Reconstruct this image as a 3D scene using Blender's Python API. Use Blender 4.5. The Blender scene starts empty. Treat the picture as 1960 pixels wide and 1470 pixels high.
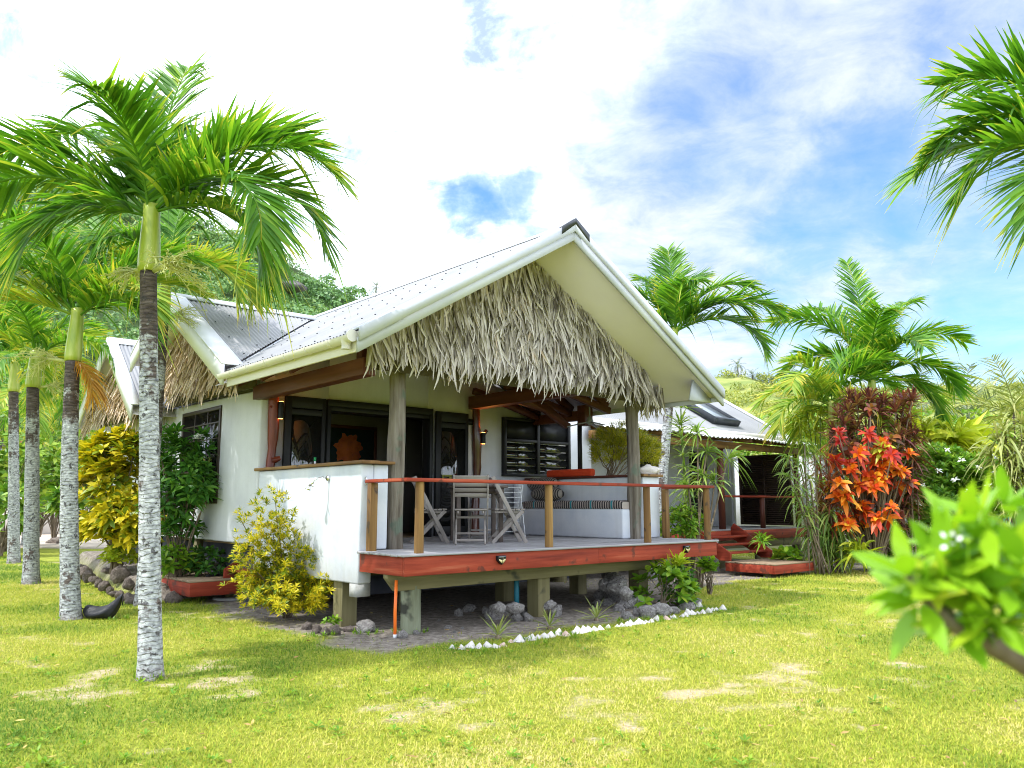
import bpy, math, random
import numpy as np
from mathutils import Vector, Matrix

R = math.radians
rng = np.random.default_rng(7)
random.seed(7)
scene = bpy.context.scene
COL = scene.collection

# ------------------------------------------------------------------ camera model
FPX, CX, CY, HOR, CAMH = 1550.0, 980.0, 735.0, 966.0, 1.68
PITCH = math.atan((HOR - CY) / FPX)
_fw = np.array([0, math.cos(PITCH), math.sin(PITCH)])
_up = np.array([0, -math.sin(PITCH), math.cos(PITCH)])
_rt = np.array([1.0, 0, 0])

def ray(u, v):
    return _fw + _rt * (u - CX) / FPX + _up * (CY - v) / FPX

def at(u, v, y):
    """world point seen at survey pixel (u, v) at the distance y"""
    d = ray(u, v)
    return np.array([0, 0, CAMH]) + d * (y / d[1])

def gnd(u, v, z=0.0):
    d = ray(u, v)
    return np.array([0, 0, CAMH]) + d * ((z - CAMH) / d[2])

HA = R(41.2)
HO = np.array([-1.34, 10.33, 0.0])
HX = np.array([math.cos(HA), math.sin(HA), 0]); HY = np.array([-math.sin(HA), math.cos(HA), 0])

def hw(x, y, z=0.0):
    return HO + HX * x + HY * y + np.array([0, 0, z])

def to_house(w):
    d = np.asarray(w, float) - HO
    return np.array([d @ HX, d @ HY, w[2]])

# ------------------------------------------------------------------ mesh builder
class MB:
    def __init__(s):
        s.V = []; s.F = []; s.A = []; s.n = 0; s.cur = 0; s.K = []
    def add(s, v, faces, along=None):
        v = np.asarray(v, float).reshape(-1, 3)
        s.V.append(v)
        if isinstance(faces, np.ndarray):
            s.F.append(faces + s.n); s.K.append(s.cur)
        else:
            by = {}
            for f in faces: by.setdefault(len(f), []).append(f)
            for k in by: s.F.append(np.array(by[k], int) + s.n); s.K.append(s.cur)
        s.A.append(np.zeros(len(v)) if along is None else np.asarray(along, float).ravel())
        s.n += len(v)
        return s
    def box(s, x0, x1, y0, y1, z0, z1):
        v = [(x0,y0,z0),(x1,y0,z0),(x1,y1,z0),(x0,y1,z0),(x0,y0,z1),(x1,y0,z1),(x1,y1,z1),(x0,y1,z1)]
        return s.add(v, [(0,3,2,1),(4,5,6,7),(0,1,5,4),(1,2,6,5),(2,3,7,6),(3,0,4,7)])
    def bar(s, p, q, w, h, up=(0,0,1)):
        """square bar from p to q; w across, h along up"""
        p = np.asarray(p, float); q = np.asarray(q, float)
        d = q - p; d = d / np.linalg.norm(d)
        u = np.asarray(up, float); sd = np.cross(d, u)
        if np.linalg.norm(sd) < 1e-4: sd = np.cross(d, (1.0, 0, 0))
        sd /= np.linalg.norm(sd); u = np.cross(sd, d)
        v = []
        for b in (p, q):
            for a, c in ((-1,-1),(1,-1),(1,1),(-1,1)):
                v.append(b + sd * a * w / 2 + u * c * h / 2)
        return s.add(v, [(0,1,2,3),(7,6,5,4),(0,4,5,1),(1,5,6,2),(2,6,7,3),(3,7,4,0)])
    def prism(s, poly, axis, a0, a1):
        """extrude a 2-D polygon along an axis (0, 1 or 2)"""
        n = len(poly); v = []
        for a in (a0, a1):
            for p in poly:
                q = [0, 0, 0]; q[axis] = a
                o = [i for i in range(3) if i != axis]
                q[o[0]] = p[0]; q[o[1]] = p[1]; v.append(q)
        f = [tuple(range(n)), tuple(range(2*n-1, n-1, -1))]
        f += [(i, i+n, (i+1) % n + n, (i+1) % n) for i in range(n)]
        return s.add(v, f)
    def tube(s, pts, rad, n=8, cap=True, jitter=0.0):
        pts = np.asarray(pts, float); m = len(pts)
        rad = np.full(m, rad, float) if np.isscalar(rad) else np.asarray(rad, float)
        T = np.gradient(pts, axis=0); T /= np.linalg.norm(T, axis=1)[:, None] + 1e-12
        ref = np.array([0, 0, 1.0]) if abs(T[:, 2]).mean() < .8 else np.array([1.0, 0, 0])
        S = np.cross(T, ref); S /= np.linalg.norm(S, axis=1)[:, None] + 1e-12
        N = np.cross(S, T)
        an = np.linspace(0, 2*np.pi, n, endpoint=False)
        rr = rad[:, None] * (1 + (rng.normal(0, jitter, (m, n)) if jitter else 0))
        v = pts[:, None] + (S[:, None] * np.cos(an)[None, :, None] + N[:, None] * np.sin(an)[None, :, None]) * rr[..., None]
        f = [(i*n+j, i*n+(j+1) % n, (i+1)*n+(j+1) % n, (i+1)*n+j) for i in range(m-1) for j in range(n)]
        if cap: f += [tuple(range(n-1, -1, -1)), tuple((m-1)*n + j for j in range(n))]
        return s.add(v, f, np.repeat(np.linspace(0, 1, m), n))
    def lathe(s, prof, n=12, c=(0,0,0)):
        """prof: (radius, z) from bottom to top"""
        an = np.linspace(0, 2*np.pi, n, endpoint=False)
        v = [(c[0]+r*math.cos(a), c[1]+r*math.sin(a), c[2]+z) for r, z in prof for a in an]
        m = len(prof)
        f = [(i*n+j, i*n+(j+1) % n, (i+1)*n+(j+1) % n, (i+1)*n+j) for i in range(m-1) for j in range(n)]
        f += [tuple(range(n-1, -1, -1)), tuple((m-1)*n + j for j in range(n))]
        return s.add(v, f)
    def mesh(s, name, mat=None, smooth=False):
        me = bpy.data.meshes.new(name)
        V = np.concatenate(s.V); me.vertices.add(len(V)); me.vertices.foreach_set('co', V.ravel().astype(np.float32))
        loops = np.concatenate([f.ravel() for f in s.F]); tot = np.concatenate([np.full(len(f), f.shape[1]) for f in s.F])
        start = np.concatenate([[0], np.cumsum(tot)[:-1]])
        me.loops.add(len(loops)); me.loops.foreach_set('vertex_index', loops.astype(np.int32))
        me.polygons.add(len(tot)); me.polygons.foreach_set('loop_start', start.astype(np.int32))
        if smooth: me.polygons.foreach_set('use_smooth', np.ones(len(tot), bool))
        a = me.attributes.new('along', 'FLOAT', 'POINT')
        a.data.foreach_set('value', np.concatenate(s.A).astype(np.float32))
        me.update(calc_edges=True)
        if smooth and smooth is not True: me.set_sharp_from_angle(angle=R(smooth))
        for x in (mat if isinstance(mat, (list, tuple)) else [mat] if mat else []): me.materials.append(x)
        if max(s.K): me.polygons.foreach_set('material_index', np.concatenate([np.full(len(f), k) for f, k in zip(s.F, s.K)]).astype(np.int32))
        return me
    def build(s, name, mat=None, parent=None, smooth=False, bevel=0, loc=None, rz=None):
        o = bpy.data.objects.new(name, s.mesh(name, mat, smooth)); COL.objects.link(o)
        if parent is not None: o.parent = parent
        if loc is not None: o.location = loc
        if rz is not None: o.rotation_euler[2] = rz
        if bevel:
            b = o.modifiers.new('edge', 'BEVEL'); b.width = bevel; b.segments = 2; b.limit_method = 'ANGLE'
        return o

def nrm(a): return a / (np.linalg.norm(a, axis=-1, keepdims=True) + 1e-12)

PROF = {
 'leaf':   lambda t: np.sin(np.pi * np.clip(t, 0.03, 0.985) ** 0.85),
 'strap':  lambda t: np.clip(np.minimum(0.45 + t * 2.2, (1.02 - t) * 2.2), 0.04, 1),
 'thatch': lambda t: np.clip(np.minimum(0.75 + t * 1.2, (1.06 - t) * 3.0), 0.2, 1),
 'pinna':  lambda t: np.clip(np.minimum(0.35 + t * 4, (1.03 - t) * 1.7), 0.06, 1),
 'card':   lambda t: np.clip(np.sin(np.pi * np.clip(t, .12, .93)) + .12, .3, 1),
 'blade':  lambda t: np.clip(1.03 - t, 0.05, 1),
}

def strips(mb, B, D, U, L, W, droop, S=4, prof='leaf', fold=0.0, curl=None, tone=None):
    """N leaves as curved strips: base, direction, face normal, length, width, droop"""
    N = len(B)
    if N == 0: return
    B = np.asarray(B, float); D = nrm(np.asarray(D, float)); U = np.asarray(U, float)
    L = np.broadcast_to(L, N); W = np.broadcast_to(W, N); droop = np.broadcast_to(droop, N)
    t = np.linspace(0, 1, S + 1)
    P = B[:, None] + D[:, None] * (L[:, None] * t)[..., None]
    P[..., 2] -= (droop * L)[:, None] * t ** 2
    if curl is not None: P += curl[:, None] * (L[:, None] * t ** 2.5)[..., None]
    T = nrm(np.gradient(P, axis=1))
    U = np.broadcast_to(U, (N, 3))
    sd = np.cross(T, U[:, None]); bad = np.linalg.norm(sd, axis=-1) < 1e-3
    sd[bad] = np.cross(T[bad], np.array([.3, .9, .1]))
    sd = nrm(sd); nn = np.cross(sd, T)
    w = W[:, None] * PROF[prof](t)[None]
    al = np.broadcast_to(t[None], (N, S + 1)) if tone is None else np.broadcast_to(np.asarray(tone)[:, None], (N, S + 1))
    if fold:
        m = P - nn * (fold * w)[..., None]
        V = np.stack([P - sd * w[..., None] / 2, m, P + sd * w[..., None] / 2], 2); k = 3
    else:
        V = np.stack([P - sd * w[..., None] / 2, P + sd * w[..., None] / 2], 2); k = 2
    base = (np.arange(N) * (S + 1) * k)[:, None, None] + (np.arange(S) * k)[None, :, None] + np.arange(k - 1)[None, None]
    F = np.stack([base, base + 1, base + 1 + k, base + k], -1).reshape(-1, 4)
    mb.add(V.reshape(-1, 3), F, np.repeat(al[..., None], k, 2).ravel())

def rand_dirs(n, zlo=-1, zhi=1):
    z = rng.uniform(zlo, zhi, n); a = rng.uniform(0, 2*np.pi, n); r = np.sqrt(1 - z*z)
    return np.stack([r*np.cos(a), r*np.sin(a), z], 1)

def rosette(mb, c, axis, n, L, W, el=(10, 70), droop=.4, S=4, prof='leaf', fold=.1, lj=.25, twist=0):
    """leaves springing from a stem tip; el: angle above the plane square to the axis"""
    c = np.asarray(c, float); ax = nrm(np.asarray(axis, float))
    s1 = nrm(np.cross(ax, (0.31, 0.9, 0.2))); s2 = np.cross(ax, s1)
    k = np.arange(n); az = k * 2.39996 + rng.uniform(0, 6) + rng.normal(0, .15, n)
    e = np.radians(el[0] + (el[1]-el[0]) * (k + .5) / n + rng.normal(0, 6, n))
    H = s1 * np.cos(az)[:, None] + s2 * np.sin(az)[:, None]
    D = H * np.cos(e)[:, None] + ax * np.sin(e)[:, None]
    U = ax * np.cos(e)[:, None] - H * np.sin(e)[:, None] + rng.normal(0, .15, (n, 3))
    Ls = L * (1 + rng.uniform(-lj, lj, n)); 
    strips(mb, c + D * .01 + ax * (k / n * L * .12)[:, None], D, U, Ls, W * (1 + rng.uniform(-.15, .15, n)), droop * (1 + rng.normal(0, .3, n)), S, prof, fold)

# smooth value noise shared by ground and grass
_lat = rng.random((257, 257))
def vnoise(x, y):
    x = np.asarray(x, float); y = np.asarray(y, float)
    xi = np.floor(x).astype(int); yi = np.floor(y).astype(int); fx = x - xi; fy = y - yi
    fx = fx*fx*(3-2*fx); fy = fy*fy*(3-2*fy)
    g = lambda i, j: _lat[i % 256, j % 256]
    return (g(xi, yi)*(1-fx) + g(xi+1, yi)*fx)*(1-fy) + (g(xi, yi+1)*(1-fx) + g(xi+1, yi+1)*fx)*fy
def fbm(x, y, o=4):
    s = 0; a = .5; tot = 0
    for k in range(o):
        s = s + a * vnoise(x * 2**k + 17*k, y * 2**k + 31*k); tot += a; a *= .55
    return s / tot

# ------------------------------------------------------------------ scene bookkeeping
def thing(name, label, cat, loc=(0,0,0), rz=0, group=None):
    o = bpy.data.objects.new(name, None); COL.objects.link(o)
    o.empty_display_size = .2
    o.location = loc; o.rotation_euler = (0, 0, rz); o['label'] = label; o['category'] = cat
    if group: o['group'] = group
    return o
def tag(o, label, cat, group=None):
    o['label'] = label; o['category'] = cat
    if group: o['group'] = group
    return o
def kind(o, k):
    o['kind'] = k; return o
def dup(root, loc, rz=0, label=None, scale=None):
    r = root.copy(); COL.objects.link(r); r.location = loc; r.rotation_euler = (0, 0, rz)
    if scale: r.scale = scale
    if label: r['label'] = label
    for ch in list(root.children):
        c = ch.copy(); COL.objects.link(c); c.parent = r
        for g in list(ch.children):
            d = g.copy(); COL.objects.link(d); d.parent = c
    return r

# ------------------------------------------------------------------ materials
def _new(name):
    m = bpy.data.materials.new(name); m.use_nodes = True
    nt = m.node_tree; nt.nodes.clear()
    out = nt.nodes.new('ShaderNodeOutputMaterial')
    return m, nt, out
def ramp(nt, fac, stops, interp='LINEAR'):
    r = nt.nodes.new('ShaderNodeValToRGB'); r.color_ramp.interpolation = interp
    e = r.color_ramp.elements
    while len(e) < len(stops): e.new(.5)
    for k, (p, c) in enumerate(stops):
        e[k].position = p; e[k].color = (c[0], c[1], c[2], 1) if not np.isscalar(c) else (c, c, c, 1)
    nt.links.new(fac, r.inputs[0]); return r.outputs[0]
def noise(nt, vec, scale, detail=4, rough=.55, dist=0):
    n = nt.nodes.new('ShaderNodeTexNoise'); n.inputs['Scale'].default_value = scale
    n.inputs['Detail'].default_value = detail; n.inputs['Roughness'].default_value = rough; n.inputs['Distortion'].default_value = dist
    nt.links.new(vec, n.inputs['Vector']); return n.outputs[0]
def mapping(nt, vec, sc):
    m = nt.nodes.new('ShaderNodeMapping'); m.inputs['Scale'].default_value = sc
    nt.links.new(vec, m.inputs['Vector']); return m.outputs[0]
def mixc(nt, fac, a, b, mode='MIX'):
    m = nt.nodes.new('ShaderNodeMix'); m.data_type = 'RGBA'; m.blend_type = mode
    for k, val in ((0, fac), (6, a), (7, b)):
        sock = m.inputs[k]
        if hasattr(val, 'is_output'): nt.links.new(val, sock)
        elif k == 0: sock.default_value = val
        else: sock.default_value = (val[0], val[1], val[2], 1)
    return m.outputs[2]
def math2(nt, op, a, b=0.0, c=None, clamp=False):
    m = nt.nodes.new('ShaderNodeMath'); m.operation = op; m.use_clamp = clamp
    for k, v in enumerate((a, b) if c is None else (a, b, c)):
        if hasattr(v, 'is_output'): nt.links.new(v, m.inputs[k])
        else: m.inputs[k].default_value = v
    return m.outputs[0]

def M(name, stops, scale=6, rough=.6, stretch=(1,1,1), bump=0.0, bscale=None, spec=.3, detail=5, metal=0, spots=None, coat=0):
    """surface whose colour wanders between the stops with a noise in object space"""
    m, nt, out = _new(name)
    p = nt.nodes.new('ShaderNodeBsdfPrincipled'); nt.links.new(p.outputs[0], out.inputs[0])
    tc = nt.nodes.new('ShaderNodeTexCoord')
    v = mapping(nt, tc.outputs['Object'], stretch)
    if len(stops) > 1:
        n = noise(nt, v, scale, detail, .6)
        st = [(.5 + (q - .5) * .62, c) for q, c in stops]
        col = ramp(nt, n, st)
        if spots:   # (scale, threshold, colour)
            k = noise(nt, tc.outputs['Object'], spots[0], 3, .5)
            f = ramp(nt, k, [(spots[1], (0,0,0)), (spots[1] + .06, (1,1,1))])
            col = mixc(nt, f, col, spots[2])
        nt.links.new(col, p.inputs['Base Color'])
    else:
        p.inputs['Base Color'].default_value = (*stops[0][1], 1)
    p.inputs['Roughness'].default_value = rough; p.inputs['Specular IOR Level'].default_value = spec
    p.inputs['Metallic'].default_value = metal; p.inputs['Coat Weight'].default_value = coat
    if bump:
        b = nt.nodes.new('ShaderNodeBump'); b.inputs['Strength'].default_value = 1; b.inputs['Distance'].default_value = bump
        n2 = noise(nt, v, bscale or scale * 3, 5, .6); nt.links.new(n2, b.inputs['Height']); nt.links.new(b.outputs[0], p.inputs['Normal'])
    return m

def leafmat(name, stops, tip=None, tip_at=.8, trans=.35, rough=.42, spec=.35, vein=None, cl=1.6):
    """foliage: each leaf takes its own colour; light shines through the blade"""
    m, nt, out = _new(name)
    p = nt.nodes.new('ShaderNodeBsdfPrincipled')
    g = nt.nodes.new('ShaderNodeNewGeometry'); tc = nt.nodes.new('ShaderNodeTexCoord')
    col = ramp(nt, math2(nt, 'ADD', math2(nt, 'MULTIPLY', g.outputs['Random Per Island'], .75), math2(nt, 'MULTIPLY', math2(nt, 'SUBTRACT', noise(nt, tc.outputs['Object'], cl, 2), .35), .9), clamp=True), stops)
    if tip is not None or vein is not None:
        a = nt.nodes.new('ShaderNodeAttribute'); a.attribute_name = 'along'
        if tip is not None:
            j = math2(nt, 'ADD', a.outputs['Fac'], math2(nt, 'MULTIPLY', math2(nt, 'SUBTRACT', g.outputs['Random Per Island'], .5), .35))
            f = ramp(nt, j, [(tip_at, (0,0,0)), (min(tip_at + .2, 1), (1,1,1))])
            col = mixc(nt, f, col, tip)
        if vein is not None:
            k = noise(nt, tc.outputs['Object'], vein[0], 3)
            f = ramp(nt, k, [(vein[1], (0,0,0)), (vein[1] + .1, (1,1,1))])
            col = mixc(nt, f, col, vein[2])
    nt.links.new(col, p.inputs['Base Color'])
    p.inputs['Roughness'].default_value = rough; p.inputs['Specular IOR Level'].default_value = spec
    t = nt.nodes.new('ShaderNodeBsdfTranslucent')
    nt.links.new(mixc(nt, 1.0, col, (1.0, 1.0, .55), 'MULTIPLY'), t.inputs[0])
    mx = nt.nodes.new('ShaderNodeMixShader'); mx.inputs[0].default_value = trans
    nt.links.new(p.outputs[0], mx.inputs[1]); nt.links.new(t.outputs[0], mx.inputs[2]); nt.links.new(mx.outputs[0], out.inputs[0])
    return m

MT = {}
def plaster(name, stops, sc):
    m = M(name, stops, sc, .85, bump=.006, bscale=4.5, spec=.15); nt = m.node_tree; p = [n for n in nt.nodes if n.type == 'BSDF_PRINCIPLED'][0]
    src = p.inputs['Base Color'].links[0].from_socket; tc = nt.nodes.new('ShaderNodeTexCoord'); ob = tc.outputs['Object']
    st = ramp(nt, noise(nt, mapping(nt, ob, (5, 5, .35)), 1.6, 4, .6), [(.50, (0,0,0)), (.78, (1,1,1))])
    c = mixc(nt, math2(nt, 'MULTIPLY', st, .17), src, (.36,.36,.34))
    sp = nt.nodes.new('ShaderNodeSeparateXYZ'); nt.links.new(ob, sp.inputs[0])
    z = math2(nt, 'ADD', sp.outputs[2], math2(nt, 'MULTIPLY', noise(nt, mapping(nt, ob, (3,3,1)), 3, 5, .7), .55))
    f = ramp(nt, math2(nt, 'MULTIPLY', z, .5), [(.42, (1,1,1)), (.60, (0,0,0))])
    c = mixc(nt, math2(nt, 'MULTIPLY', f, .45), c, (.36,.33,.28))
    cr = ramp(nt, noise(nt, ob, 3.5, 8, .75, 1.5), [(.485, (0,0,0)), (.5, (1,1,1)), (.515, (0,0,0))])
    c = mixc(nt, math2(nt, 'MULTIPLY', cr, .10), c, (.30,.30,.30))
    nt.links.new(c, p.inputs['Base Color']); return m
MT['plaster'] = M('plaster', [(0,(.48,.49,.53)),(.5,(.58,.585,.61)),(1,(.64,.64,.655))], 1.3, .85, bump=.004, bscale=5, spec=.15)
MT['plaster_low'] = M('plaster_low_wall', [(0,(.42,.46,.53)),(.35,(.53,.56,.61)),(.6,(.60,.615,.65)),(1,(.65,.66,.68))], 1.6, .8, bump=.006, bscale=3.5, spec=.15, spots=(9,.68,(.55,.52,.46)))
MT['plaster'] = plaster('plaster', [(0,(.48,.49,.54)),(.5,(.58,.59,.63)),(1,(.64,.65,.68))], 1.3)
MT['plaster_low'] = plaster('plaster_low_wall', [(0,(.44,.48,.56)),(.35,(.54,.57,.63)),(.6,(.60,.62,.66)),(1,(.65,.66,.69))], 1.6)
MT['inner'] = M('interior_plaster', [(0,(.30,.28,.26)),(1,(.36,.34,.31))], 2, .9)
MT['cream'] = M('cream_paint', [(0,(.66,.63,.59)),(1,(.73,.70,.66))], 2, .45, spec=.4)
MT['soffit'] = M('soffit_panel', [(0,(.66,.61,.66)),(1,(.73,.68,.72))], 1.5, .6)
MT['roof'] = M('zincalume_roof', [(0,(.22,.222,.232)),(.5,(.27,.272,.282)),(1,(.32,.322,.33))], .9, .5, spec=.25)
MT['flash'] = M('roof_flashing', [(0,(.50,.52,.56)),(1,(.60,.62,.65))], 1.5, .4, spec=.5)
MT['barge'] = M('barge_paint', [(0,(.40,.43,.49)),(.5,(.50,.52,.58)),(1,(.57,.59,.63))], 1.2, .45, spec=.3)
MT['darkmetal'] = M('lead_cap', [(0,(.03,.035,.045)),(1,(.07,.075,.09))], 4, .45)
MT['white'] = M('white_paint', [(0,(.66,.68,.71)),(1,(.75,.76,.77))], 2, .5)
MT['black'] = M('black_aluminium', [(0,(.010,.010,.012)),(1,(.018,.018,.02))], 3, .4, spec=.2)
for ax, st in (('x',(.06,1,1)),('y',(1,.06,1)),('z',(1,1,.05))):
    MT['red_'+ax] = M('red_stained_wood_'+ax, [(0,(.08,.012,.008)),(.35,(.20,.028,.014)),(.65,(.31,.050,.024)),(1,(.46,.14,.075))], 10, .7, st, bump=.004, bscale=24, spots=(4.5,.60,(.13,.035,.022)), spec=.2)
    MT['beam_'+ax] = M('dark_red_beam_'+ax, [(0,(.055,.016,.010)),(.5,(.10,.028,.017)),(1,(.15,.05,.03))], 8, .5, st, bump=.003, bscale=20)
    MT['pine_'+ax] = M('treated_pine_'+ax, [(0,(.05,.022,.007)),(.35,(.13,.062,.018)),(.65,(.23,.125,.036)),(1,(.36,.22,.075))], 8, .55, st, bump=.003, bscale=24, spots=(6,.62,(.07,.04,.02)))
    MT['green_'+ax] = M('green_treated_timber_'+ax, [(0,(.08,.07,.03)),(.5,(.16,.14,.065)),(1,(.25,.22,.11))], 7, .7, st, bump=.004, bscale=20, spots=(2.2,.64,(.05,.05,.03)))
    MT['grey_'+ax] = M('weathered_teak_'+ax, [(0,(.15,.13,.12)),(.5,(.27,.24,.22)),(1,(.42,.39,.36))], 10, .75, st, bump=.003, bscale=26)
MT['deck'] = M('weathered_decking', [(0,(.20,.19,.19)),(.5,(.32,.31,.32)),(1,(.44,.43,.44))], 9, .7, (.05,1,1), bump=.003, bscale=24)
MT['deckbrown'] = M('brown_decking', [(0,(.17,.11,.07)),(.5,(.27,.19,.12)),(1,(.36,.27,.18))], 9, .7, (.05,1,1), bump=.003, bscale=24)
MT['post'] = M('weathered_log', [(0,(.025,.02,.015)),(.3,(.085,.068,.05)),(.55,(.17,.145,.115)),(.8,(.24,.215,.18)),(1,(.30,.25,.18))], 7, .75, (1.6,1.6,.13), bump=.02, bscale=18, spots=(2.4,.59,(.11,.135,.10)))
MT['trunkred'] = M('varnished_branch', [(0,(.07,.012,.006)),(.5,(.15,.028,.012)),(1,(.23,.06,.022))], 7, .30, (1,1,.2), bump=.01, bscale=9, spec=.35)
MT['trunkdark'] = M('varnished_branch_dark', [(0,(.03,.010,.006)),(.5,(.07,.018,.010)),(1,(.12,.034,.016))], 7, .2, (1,1,.2), bump=.01, bscale=9, spec=.6)
MT['pile'] = M('green_treated_pile', [(0,(.08,.08,.045)),(.4,(.18,.195,.125)),(.75,(.28,.30,.21)),(1,(.34,.34,.25))], 6, .8, (1,1,.15), bump=.006, bscale=14, spots=(2.6,.57,(.04,.04,.03)))
MT['rock'] = M('coral_rock', [(0,(.14,.125,.115)),(.4,(.34,.315,.30)),(.7,(.52,.49,.46)),(1,(.66,.63,.59))], 3.2, .95, bump=.12, bscale=7, spots=(6,.60,(.13,.10,.08)))
MT['rockdark'] = M('brown_lava_rock', [(0,(.10,.08,.065)),(.5,(.25,.20,.17)),(1,(.42,.36,.31))], 3.2, .95, bump=.12, bscale=7)
MT['shell'] = M('shell', [(0,(.60,.50,.44)),(.5,(.74,.69,.65)),(1,(.80,.78,.76))], 14, .6, bump=.01, bscale=26)
MT['shellpink'] = M('shell_pink', [(0,(.60,.33,.26)),(.5,(.72,.52,.44)),(1,(.78,.66,.58))], 14, .6, bump=.01, bscale=26)
MT['chrome'] = M('chrome', [(0,(.8,.8,.8))], 1, .12, metal=1)
MT['orange'] = M('orange_plastic', [(0,(.75,.13,.015)),(1,(.85,.20,.03))], 3, .35)
MT['bluepipe'] = M('blue_plastic', [(0,(.02,.14,.20)),(1,(.03,.20,.27))], 3, .5)
MT['cushred'] = M('orange_red_fabric', [(0,(.55,.045,.012)),(1,(.68,.075,.02))], 12, .85)
MT['blacksack'] = M('black_fabric', [(0,(.006,.006,.008)),(1,(.02,.02,.024))], 6, .5, bump=.02, bscale=9)
MT['concrete'] = M('concrete', [(0,(.30,.30,.28)),(1,(.46,.45,.43))], 8, .9, bump=.005)
MT['bark'] = M('brown_stem', [(0,(.07,.05,.035)),(.5,(.17,.13,.09)),(1,(.27,.22,.16))], 14, .9, (1,1,.3), bump=.01)
MT['stemgreen'] = M('green_stem', [(0,(.10,.16,.03)),(1,(.22,.28,.07))], 8, .6)
MT['shaft'] = M('crownshaft', [(0,(.20,.30,.035)),(.45,(.34,.42,.05)),(.75,(.46,.50,.12)),(1,(.55,.56,.30))], 3.5, .35, (3,3,.35), spec=.45)
MT['spathe'] = M('dry_spathe', [(0,(.28,.15,.08)),(1,(.42,.27,.16))], 6, .7, (1,1,1))
MT['straw'] = leafmat('pale_inflorescence', [(0,(.44,.48,.15)),(1,(.66,.66,.28))], trans=.2)
MT['thatch'] = leafmat('dry_pandanus_leaf', [(0,(.12,.10,.08)),(.2,(.30,.265,.22)),(.5,(.53,.48,.43)),(.8,(.66,.62,.58)),(1,(.60,.48,.36))], trans=.08, rough=.6, spec=.25, cl=2.2)
MT['thatchwarm'] = leafmat('dry_pandanus_leaf_warm', [(0,(.18,.13,.09)),(.25,(.44,.33,.22)),(.5,(.64,.51,.38)),(.8,(.74,.63,.51)),(1,(.62,.38,.20))], trans=.08, rough=.6, spec=.25, cl=2.2)
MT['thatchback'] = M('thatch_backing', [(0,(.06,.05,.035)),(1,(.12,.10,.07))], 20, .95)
MT['palm'] = leafmat('palm_leaflet', [(0,(.04,.14,.014)),(.35,(.085,.24,.018)),(.7,(.16,.36,.024)),(.92,(.30,.47,.035)),(1,(.50,.52,.06))], tip=(.52,.50,.07), tip_at=.82, trans=.48)
MT['palmyel'] = leafmat('palm_leaflet_yellowing', [(0,(.10,.25,.02)),(.4,(.22,.38,.03)),(.75,(.42,.50,.05)),(1,(.60,.52,.06))], tip=(.62,.50,.06), tip_at=.74, trans=.42)
MT['palmdead'] = leafmat('palm_leaflet_orange', [(0,(.34,.17,.03)),(.5,(.60,.30,.04)),(1,(.66,.44,.07))], trans=.4)
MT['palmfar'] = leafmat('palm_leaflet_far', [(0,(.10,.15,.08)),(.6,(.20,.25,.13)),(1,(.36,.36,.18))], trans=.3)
MT['yellowcroton'] = leafmat('yellow_croton_leaf', [(0,(.09,.19,.015)),(.3,(.26,.32,.015)),(.55,(.60,.49,.012)),(1,(.78,.64,.04))], trans=.3, vein=(9,.58,(.15,.24,.02)))
MT['goldbush'] = leafmat('gold_bush_leaf', [(0,(.06,.15,.015)),(.32,(.20,.28,.015)),(.5,(.55,.48,.012)),(1,(.78,.64,.03))], trans=.3)
MT['threadleaf'] = leafmat('thread_croton_leaf', [(0,(.12,.17,.012)),(.4,(.32,.33,.015)),(.75,(.52,.46,.02)),(1,(.66,.55,.03))], trans=.35)
MT['orangecroton'] = leafmat('orange_croton_leaf', [(0,(.34,.02,.012)),(.3,(.60,.06,.012)),(.5,(.78,.16,.012)),(.75,(.84,.30,.018)),(1,(.84,.50,.04))], trans=.3, vein=(10,.60,(.36,.05,.015)))
MT['redcroton'] = leafmat('red_croton_leaf', [(0,(.20,.010,.012)),(.5,(.48,.025,.014)),(1,(.62,.08,.02))], trans=.3)
MT['limecroton'] = leafmat('lime_croton_leaf', [(0,(.36,.44,.03)),(1,(.62,.60,.05))], trans=.35)
MT['purple'] = leafmat('purple_dracaena_leaf', [(0,(.05,.022,.026)),(.4,(.15,.04,.042)),(.7,(.24,.10,.05)),(1,(.34,.28,.07))], trans=.25)
MT['redbrown'] = leafmat('redbrown_dracaena_leaf', [(0,(.12,.03,.02)),(.5,(.30,.09,.04)),(1,(.42,.26,.08))], trans=.3)
MT['pale'] = leafmat('pale_dracaena_leaf', [(0,(.14,.19,.035)),(.5,(.32,.36,.09)),(1,(.52,.50,.22))], trans=.3)
MT['dracaena'] = leafmat('green_dracaena_leaf', [(0,(.08,.17,.03)),(.5,(.20,.32,.05)),(1,(.40,.46,.11))], trans=.35)
MT['limeleaf'] = leafmat('lime_strap_leaf', [(0,(.24,.36,.02)),(.5,(.46,.54,.03)),(1,(.64,.64,.06))], trans=.35)
MT['hedge'] = leafmat('gardenia_leaf', [(0,(.06,.17,.02)),(.4,(.14,.32,.03)),(.75,(.27,.47,.05)),(1,(.48,.60,.10))], trans=.35, rough=.35, spec=.5)
MT['shrub'] = leafmat('green_shrub_leaf', [(0,(.03,.10,.02)),(.5,(.065,.20,.025)),(1,(.17,.35,.04))], trans=.3)
MT['fresh'] = leafmat('fresh_green_leaf', [(0,(.07,.19,.015)),(.5,(.17,.33,.02)),(1,(.36,.48,.04))], trans=.4)
MT['front'] = leafmat('gardenia_leaf_front', [(0,(.12,.30,.015)),(.5,(.27,.50,.02)),(.85,(.44,.62,.03)),(1,(.60,.60,.06))], trans=.45, rough=.25, spec=.5, cl=5)
MT['petal'] = leafmat('white_petal', [(0,(.76,.76,.74)),(1,(.82,.82,.80))], trans=.2)
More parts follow.
